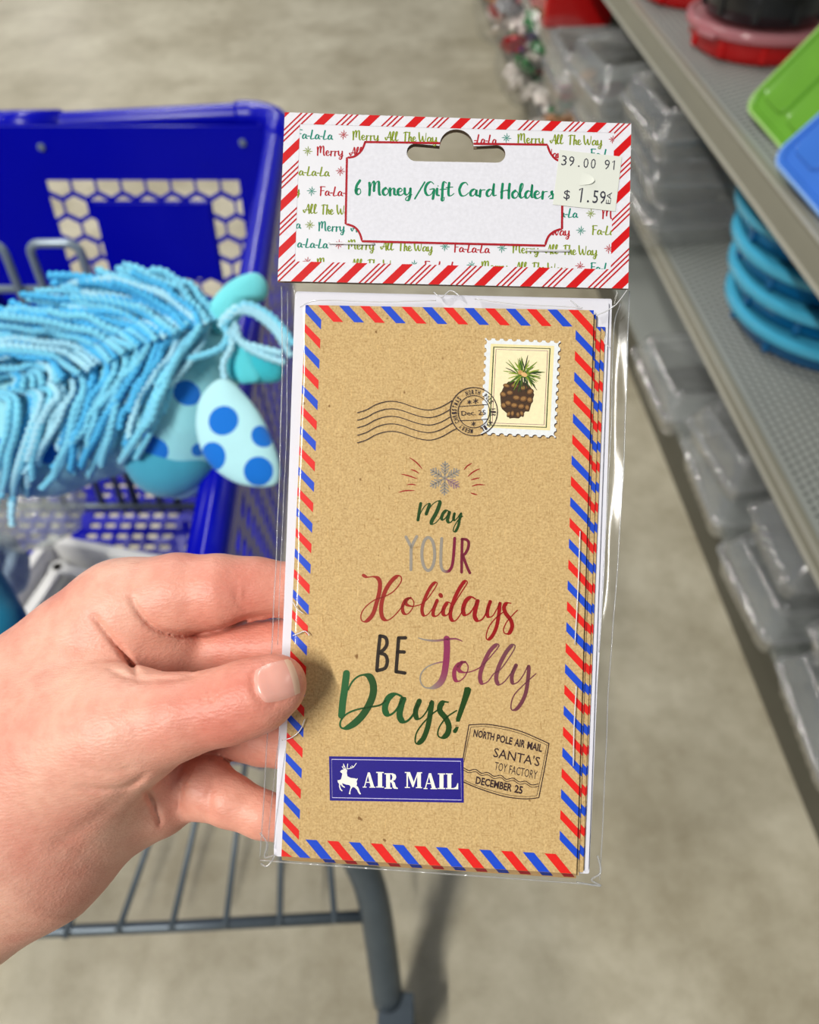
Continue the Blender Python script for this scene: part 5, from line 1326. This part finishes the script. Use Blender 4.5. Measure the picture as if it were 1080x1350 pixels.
# handwriting alphabet: stroke paths in a unit box, x-height .5, capitals 1, y up
SG = {
 'F': ([[(.10, .95), (.08, .5), (.05, .0)], [(.0, .9), (.2, .97), (.48, .96)], [(.06, .52), (.38, .54)]], .46),
 'M': ([[(.05, .85), (.07, .4), (.05, 0)], [(.06, .3), (.18, .8), (.28, .97), (.33, .8), (.31, .3)], [(.32, .5), (.45, .9), (.56, .96), (.6, .8), (.6, .3), (.64, .03), (.72, .02)]], .76),
 'm': ([[(.05, .5), (.05, 0)]], .5),
 'L': ([[(.22, .95), (.14, .5), (.06, .05), (.25, .02), (.44, .1)]], .46),
 'A': ([[(.0, .3), (.1, .08), (.25, .4), (.42, .97), (.46, .5), (.48, 0)], [(.12, .36), (.52, .36)]], .56),
 'T': ([[(.22, .93), (.2, .5), (.17, 0)], [(.0, .88), (.25, .98), (.52, .94)]], .5),
 'W': ([[(.04, .95), (.06, .4), (.16, .03), (.28, .25), (.36, .6), (.4, .2), (.5, .03), (.62, .3), (.68, .92)]], .74),
 'a': ([[(.36, .44), (.24, .5), (.08, .32), (.07, .08), (.2, .03), (.32, .22), (.38, .46), (.36, .12), (.48, .04)]], .48),
 'e': ([[(.06, .22), (.26, .28), (.32, .4), (.2, .5), (.07, .32), (.1, .07), (.24, .0), (.42, .14)]], .42),
 'r': ([[(.05, .42), (.1, .48), (.08, .2), (.07, 0)], [(.08, .22), (.18, .44), (.34, .47)]], .36),
 'y': ([[(.05, .48), (.06, .15), (.18, .04), (.34, .3), (.38, .48)], [(.38, .48), (.36, .0), (.26, -.34), (.1, -.32), (.16, -.14), (.46, .06)]], .5),
 'l': ([[(.0, .1), (.14, .5), (.24, .9), (.16, .97), (.08, .7), (.06, .2), (.14, .02), (.3, .14)]], .29),
 'h': ([[(.16, .95), (.1, .5), (.06, 0)], [(.08, .22), (.22, .48), (.32, .4), (.3, .1), (.42, .03)]], .44),
 'o': ([[(.22, .5), (.08, .34), (.08, .1), (.22, .0), (.36, .16), (.36, .38), (.22, .5)]], .42),
 'n': ([[(.05, .48), (.06, 0)], [(.07, .25), (.2, .48), (.3, .42), (.3, .1), (.4, .03)]], .43),
 'i': ([[(.08, .48), (.07, .1), (.18, .03)], [(.12, .68), (.13, .7)]], .22),
 'f': ([[(.34, .9), (.2, .97), (.14, .6), (.12, 0), (.1, -.3), (.2, -.3), (.22, -.1)], [(.0, .44), (.34, .48)]], .32),
 't': ([[(.16, .9), (.12, .4), (.14, .05), (.28, .04), (.4, .18)], [(.0, .58), (.34, .62)]], .34),
 'G': ([[(.5, .82), (.36, .97), (.16, .8), (.06, .4), (.16, .06), (.36, .08), (.5, .42)], [(.3, .44), (.52, .46), (.5, .1), (.46, -.2)]], .6),
 'C': ([[(.5, .8), (.4, .97), (.2, .86), (.07, .45), (.16, .06), (.36, .04), (.54, .24)]], .58),
 'd': ([[(.34, .44), (.22, .5), (.08, .32), (.08, .08), (.2, .02), (.34, .3), (.44, .95), (.4, .4), (.42, .08), (.56, .1)]], .5),
 'H': ([[(.12, .95), (.08, .5), (.06, 0)], [(.5, .95), (.46, .5), (.45, 0)], [(.0, .4), (.3, .52), (.5, .48)]], .58),
 's': ([[(.04, .1), (.2, .3), (.28, .5), (.2, .42), (.3, .22), (.28, .04), (.12, 0)]], .36),
 '6': ([[(.3, .95), (.12, .6), (.07, .2), (.2, 0), (.34, .14), (.3, .38), (.16, .36), (.09, .2)]], .42),
 '/': ([[(.36, 1.0), (.0, -.1)]], .36),
 '-': ([[(.04, .3), (.24, .31)]], .28), ' ': ([], .3), "'": ([[(.05, .95), (.03, .8)]], .12),
}
def hand_text(pr, text, x0, x1, yb, cap, col, w=(1.0, 2.0), slope=SL, xh=1.0):
    tot = sum(SG[c][1] for c in text); k = (x1-x0)/tot; x = 0.0
    for c in text:
        for S_ in SG[c][0]:
            P = [(x0+(x+u)*k, yb-q*cap+slope*((x+u)*k)) for u, q in catmull(S_, 5)]
            pr.line(P, 0, col, auto=(w if c != '-' else (1.3, 1.3)))
        x += SG[c][1]
def burst(pr, cx, cy, r_, col):
    for k in range(8):
        a = k*PI/4+.1; q = r_ if k % 2 == 0 else r_*.8
        pr.line([(cx+.8*math.cos(a), cy+.8*math.sin(a)), (cx+q*math.cos(a), cy+q*math.sin(a))], .8, col)
        pr.line([(cx+q*.7*math.cos(a+.35), cy+q*.7*math.sin(a+.35)), (cx+q*.5*math.cos(a), cy+q*.5*math.sin(a))], .45, col)
R_, T_, O_ = DRED, TEAL, OLIVE
def phrase(x, y, col, parts=4, cap=12.5):
    for (t, a, b) in (('Merry', 0, 35), ('All', 43, 60), ('The', 67, 84), ('Way', 87, 112))[:parts]: hand_text(hp, t, x+a, x+b, y+SL*a, cap, col)
def fala(x, y, col, t='Fa-La-La', cap=12):
    w_ = sum(SG[c][1] for c in t)*13.8; hand_text(hp, t, x, x+w_, y, cap, col)
# row A
fala(392, 182.5, T_); burst(hp, 453, 177.5, 6, R_); phrase(465, 184, O_); hand_text(hp, '-La-La', 625, 655, 189, 12, R_); burst(hp, 668, 182, 6, T_); phrase(682.6, 188, O_); burst(hp, 808, 184, 5, R_)
# row B
burst(hp, 405.8, 199, 6, O_); phrase(418, 204.5, R_); hand_text(hp, 'Way', 718, 742, 208, 12.5, R_); fala(779, 208, T_, 'Fa-L')
# row C
fala(394, 231, O_, 'a-La-La', 12); burst(hp, 449, 225.5, 6, R_); phrase(736, 240, O_, 2)
# row D
hand_text(hp, 'y', 388, 396, 256, 12, O_); burst(hp, 411, 252, 6, T_); fala(422, 257.5, R_); burst(hp, 735, 262, 6, T_)
# row E
hand_text(hp, 'All', 400, 418, 281, 12.5, O_); hand_text(hp, 'The', 424, 440, 282, 12.5, O_); hand_text(hp, 'Way', 444, 468, 282.5, 12.5, O_)
fala(732, 286, T_, 'Fa-La'); burst(hp, 779, 281.5, 6, O_); hand_text(hp, 'Me', 794, 816, 288, 12.5, R_)
# row F
fala(390, 301, T_, 'a'); burst(hp, 408.5, 296.5, 6, O_); phrase(420, 304, T_, 2); hand_text(hp, 'Way', 727, 752, 310, 12.5, R_); burst(hp, 766, 304, 6, T_); fala(781, 309, O_, 'Fa-La')
# row G
fala(392, 326, T_, 'a-La-La'); burst(hp, 446.7, 322, 6, R_); phrase(459, 328, O_); burst(hp, 586.7, 325, 6, T_); fala(599, 332, R_); burst(hp, 662, 327, 6, T_); phrase(676, 333, O_); burst(hp, 803, 328, 6, R_)
# row H (runs under the striped border)
burst(hp, 405.5, 345, 6, R_); phrase(418, 352, O_); burst(hp, 546, 349, 6, T_); fala(560, 356, R_); burst(hp, 621.7, 350, 6, T_); phrase(635, 356, O_); burst(hp, 764.8, 351, 6, R_); fala(779, 358, T_, 'Fa-L')
hp.build('holiday_word_pattern', ink, header)
# striped border
hb_ = PR(HH+.00003); outer = HC; inner = [(395.5, 163.5), (810, 175), (805.3, 355), (389, 344.5)]
def in_slot_safe(): pass
strips = [[outer[0], outer[1], inner[1], inner[0]], [outer[1], outer[2], inner[2], inner[1]], [outer[2], outer[3], inner[3], inner[2]], [outer[3], outer[0], inner[0], inner[3]]]
WB = C8(216, 215, 222)
for s_ in strips: hb_.poly(s_, WB)
hb_.h += .00002
k0 = 583.5-61.8*3
for k in range(20):
    u0 = k0+61.8*k-0.0
    for (a, w_, c) in ((0, 14.6, CANE), (29.5, 3.0, C8(178, 16, 26)), (36.8, 3.0, C8(178, 16, 26)), (44.1, 3.0, C8(178, 16, 26))):
        u = u0+a; y0, y1 = 100, 420
        q = [(u-1.04*y0, y0), (u+w_-1.04*y0, y0), (u+w_-1.04*y1, y1), (u-1.04*y1, y1)]
        for s_ in strips:
            p = clip_poly(q, s_)
            if p and area(p) > .3: hb_.poly(p, c)
hb_.build('candy_stripe_border', ink, header)
# title panel
tp = PR(HH+.00008)
def arc(c, r_, a0, a1, n=8): return [(c[0]+r_*math.cos(math.radians(a0+(a1-a0)*k/n)), c[1]+r_*math.sin(math.radians(a0+(a1-a0)*k/n))) for k in range(n+1)]
PA = [(481.5, 187.3)] ; PA = []
PA += [(481.5, 187.2), (721.5, 190.8)]
PA += catmull([(721.5, 190.8), (726, 202), (733, 210), (742, 213.5)], 4)[1:]
PA += [(741, 301.5)]
PA += catmull([(741, 301.5), (731, 305), (723, 312), (718.5, 323.8)], 4)[1:]
PA += [(477.5, 318)]
PA += catmull([(477.5, 318), (474, 307), (467, 299), (455.8, 295)], 4)[1:]
PA += [(457.5, 208)]
PA += catmull([(457.5, 208), (468, 206), (477, 198), (481.5, 187.2)], 4)[1:-1]
# keep the panel print off the punched slot: cut it into pieces around the hole
SLT = slot(grow=.6)[::-1]; flat = [PA[0], (579.0, 188.7)] + SLT[:13][::-1] + SLT[-13:][::-1] + [(625.0, 189.4)] + PA[1:]
tri = tessellate_polygon([[Vector((x, y, 0)) for x, y in flat]]); b0 = len(tp.v)
inside = []
for (x, y) in flat: tp.v.append(Q3(x, y, tp.h)); tp.c.append(C8(211, 211, 219))
for t in tri:
    (x0, y0), (x1, y1), (x2, y2) = [flat[i] for i in t]
    A2 = (x1-x0)*(y2-y0)-(x2-x0)*(y1-y0)
    if abs(A2) > 1e-7: tp.f.append(tuple(i+b0 for i in (t if A2 < 0 else t[::-1])))
tp.h += .00002
# outline, broken where the hanging hole is punched
full = PA+[PA[0]]
seg = [(579.5, 188.7), (481.5, 187.2)] + PA[::-1][:0]
ol = [(481.5, 187.2), (579.0, 188.6)]
tp.line(ol, 2.9, C8(160, 12, 28)); rest = [(625.5, 189.4)] + PA[1:] + [PA[0]]
tp.line(rest, 2.9, C8(160, 12, 28))
GT = C8(0, 122, 84)
def ttl(t, x0, x1, yb, cap=20, w=(1.3, 3.5)): hand_text(tp, t, x0, x1, yb, cap, GT, w, slope=.012)
ttl('6', 467.5, 477.5, 256.5, 19.5); ttl('Money', 486, 544, 257, 18.5, (1.3, 3.5)); ttl('/', 547, 560, 260, 20, (1.6, 2.2)); ttl('Gift', 559, 597, 258, 19, (1.3, 3.5)); ttl('Card', 604, 653, 258.5, 18.5, (1.3, 3.5)); ttl('Holders', 660, 731, 261, 19.5, (1.3, 3.5))
tp.build('title_panel', ink, header)
# staples
steel = mat('staple_steel', C8(214, 214, 218), .35, .25, noise=.1, nscale=300)
for (a, b) in (((435, 320.5), (492, 321.5)), ((696, 330), (750, 330.5))):
    mb = MB(); mb.tube(catmull([Q3(a[0], a[1], HT-.0004), Q3(a[0]+.4, a[1], HT+.0004), Q3(a[0]+3, a[1], HT+.0006), Q3(b[0]-3, b[1], HT+.0006), Q3(b[0]-.4, b[1], HT+.0004), Q3(b[0], b[1], HT-.0004)], 4), .00038, 8)
    mb.build('staple', steel, header, smooth=True)
# price sticker
lab = slab('price_sticker', [(738, 197.5), (820, 206.5), (811.5, 278.5), (729, 269.5)], HT+.00035, .00018, mat('sticker_paper', C8(208, 211, 202), .5, noise=.03, nscale=80), pack)
ps = PR(HT+.00039); I_ = (730, 140, 9.643)
def ip(x, y): return (I_[0]+x/I_[2], I_[1]+y/I_[2])
GK = C8(52, 52, 64)
def pt_(t, x0, y0, x1, y1, cap, b=-.004): put_text(ps, t, ip(x0, y0), ip(x1, y1), cap/I_[2], GK, b)
for t, a, b, y in (('3', 95, 162, 748), ('9', 190, 258, 758), ('.', 306, 330, 768), ('0', 375, 438, 782), ('0', 468, 530, 790), ('9', 642, 708, 802)): pt_(t, a, y, b, y+6, 128)
for t, a, b, y, c in (('$', 125, 205, 1175, 115), ('.', 420, 448, 1218, 170), ('5', 492, 560, 1228, 165), ('9', 580, 655, 1236, 165)): pt_(t, a, y, b, y+7, c, .002)
ps.line([ip(752, 712), ip(776, 690), ip(764, 805)], 1.3, GK); ps.line([ip(332, 1062), ip(368, 1040), ip(344, 1216)], 1.8, GK)
put_text(ps, 'EA', ip(722, 1245), ip(745, 1095), 62/I_[2], GK, 0, up=(-.99, -.06))
ps.build('printed_price', ink, lab)
# lifted die-cut flap on the sticker
fv = []; ff = []
for i in range(9):
    t = i/8; a = catmull([(356, 845), (440, 868), (505, 905), (522, 945)], 4)[min(12, int(t*12))]; b = catmull([(325, 1008), (400, 1000), (480, 985), (522, 945)], 4)[min(12, int(t*12))]
    for j in range(5):
        q = j/4; x = a[0]*(1-q)+b[0]*q; y = a[1]*(1-q)+b[1]*q; fv.append(Q3(*ip(x, y), HT+.00042+.0007*t*math.sin(PI/2*t)))
for i in range(8):
    for j in range(4): ff.append((i*5+j, (i+1)*5+j, (i+1)*5+j+1, i*5+j+1))
mesh_obj('lifted_cut', fv, ff, bpy.data.materials['sticker_paper'], lab, True)

# ---- clear sleeve
film = film_mat('clear_sleeve_film', (.985, .985, .985), refl=.55, rough=.10, base=.018, haze=.004, bump=.55, bscale=(45, 9, 30), power=2.4, hazecol=(.9, .9, .92))
film_e = film_mat('sleeve_fold_film', (.90, .91, .92), refl=.9, rough=.12, haze=.16, bump=.6, bscale=(160, 12, 60), power=1.2, hazecol=(.85, .86, .88))
LE = catmull([(371, 371), (372, 480), (368, 640), (363, 760), (357, 880), (351, 1000), (343, 1136)], 8)
RE = catmull([(830, 379), (827, 480), (822, 620), (812, 780), (803, 900), (798, 1020), (791, 1167)], 8)
def wob(x, y): return .5*math.sin(x*.021+y*.013)+.3*math.sin(x*.05-y*.017+1)+.2*math.sin(y*.06+x*.01)
def sheet(name, hfun, mtl, nx=44):
    vs = []; fs = []; ny = len(LE)
    for i in range(ny):
        for j in range(nx+1):
            s = j/nx; x = LE[i][0]*(1-s)+RE[i][0]*s; y = LE[i][1]*(1-s)+RE[i][1]*s; vs.append(Q3(x, y, hfun(s, i/(ny-1), x, y)))
    for i in range(ny-1):
        for j in range(nx): fs.append((i*(nx+1)+j, i*(nx+1)+j+1, (i+1)*(nx+1)+j+1, (i+1)*(nx+1)+j))
    return mesh_obj(name, vs, fs, mtl, pack, True)
def front_h(s, t, x, y):
    e = min(s, 1-s)/.055; e = min(1, max(0, e)); e = e*e*(3-2*e)*min(1, .78+t*6)
    b = min(1, (1-t)/.02); 
    return -.0045 + (.0052+.0003*wob(x, y))*e*(.35+.65*b)
def back_h(s, t, x, y):
    e = min(1, max(0, min(s, 1-s)/.05)); return -.0050 - .0018*e - .0003*(1+wob(x+40, y))
sheet('sleeve_front', front_h, film); sheet('sleeve_back', back_h, film)
def strip(name, path, w_, h, mtl, wav=0.0):
    mb = MB(); P = catmull(path, 8); out = []
    for i, (x, y) in enumerate(P): out.append(Q3(x+wav*math.sin(i*.9), y, h))
    mb.tube(out, w_*.27/FPX, 8); return mb.build(name, mtl, pack, smooth=True)
for p, r_, h in (([(371, 378), (372, 480), (368, 640), (363, 760), (357, 880), (351, 1000), (343, 1130)], .9, -.0045), ([(379, 384), (378, 560), (372, 700), (366, 850)], .6, -.0040),
                 ([(384, 950), (372, 1020), (360, 1120)], .7, -.0035), ([(372, 950), (362, 1020), (352, 1128)], .7, -.0042),
                 ([(830, 384), (827, 480), (822, 620), (812, 780), (803, 900), (798, 1020), (791, 1160)], .9, -.0045), ([(818, 400), (809, 440), (806, 560), (799, 700), (790, 860)], .8, -.0035),
                 ([(343, 1134), (420, 1140), (560, 1150), (700, 1160), (791, 1167)], 1.1, -.0040)):
    strip('fold_ridge', p, r_, h, film_e, .3)
for P in ([(343, 1098), (352, 1112), (349, 1130), (362, 1128), (352, 1142), (344, 1138)], [(788, 1128), (792, 1150), (780, 1160), (792, 1168), (760, 1163)]):
    strip('corner_pleat', P, 1.3, -.0030, film_e)
cr = MB()  # whitish ridges paint the bright highlights along creases in the film
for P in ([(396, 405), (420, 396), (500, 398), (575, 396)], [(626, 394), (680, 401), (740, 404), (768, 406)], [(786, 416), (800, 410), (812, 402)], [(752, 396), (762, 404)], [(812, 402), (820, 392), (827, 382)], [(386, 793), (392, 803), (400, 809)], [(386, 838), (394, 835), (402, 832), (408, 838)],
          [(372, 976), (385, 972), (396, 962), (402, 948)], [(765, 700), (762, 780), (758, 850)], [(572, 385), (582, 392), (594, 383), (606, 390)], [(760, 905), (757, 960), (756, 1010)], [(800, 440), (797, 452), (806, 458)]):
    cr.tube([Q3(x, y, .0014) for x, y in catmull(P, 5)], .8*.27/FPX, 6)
o = cr.build('film_crease_glint', film_mat('crease_highlight_film', (.8, .82, .84), refl=1.0, rough=.15, haze=.62, bump=.2, power=.8, hazecol=(.95, .95, .97)), pack, smooth=True); o['kind'] = 'stuff'
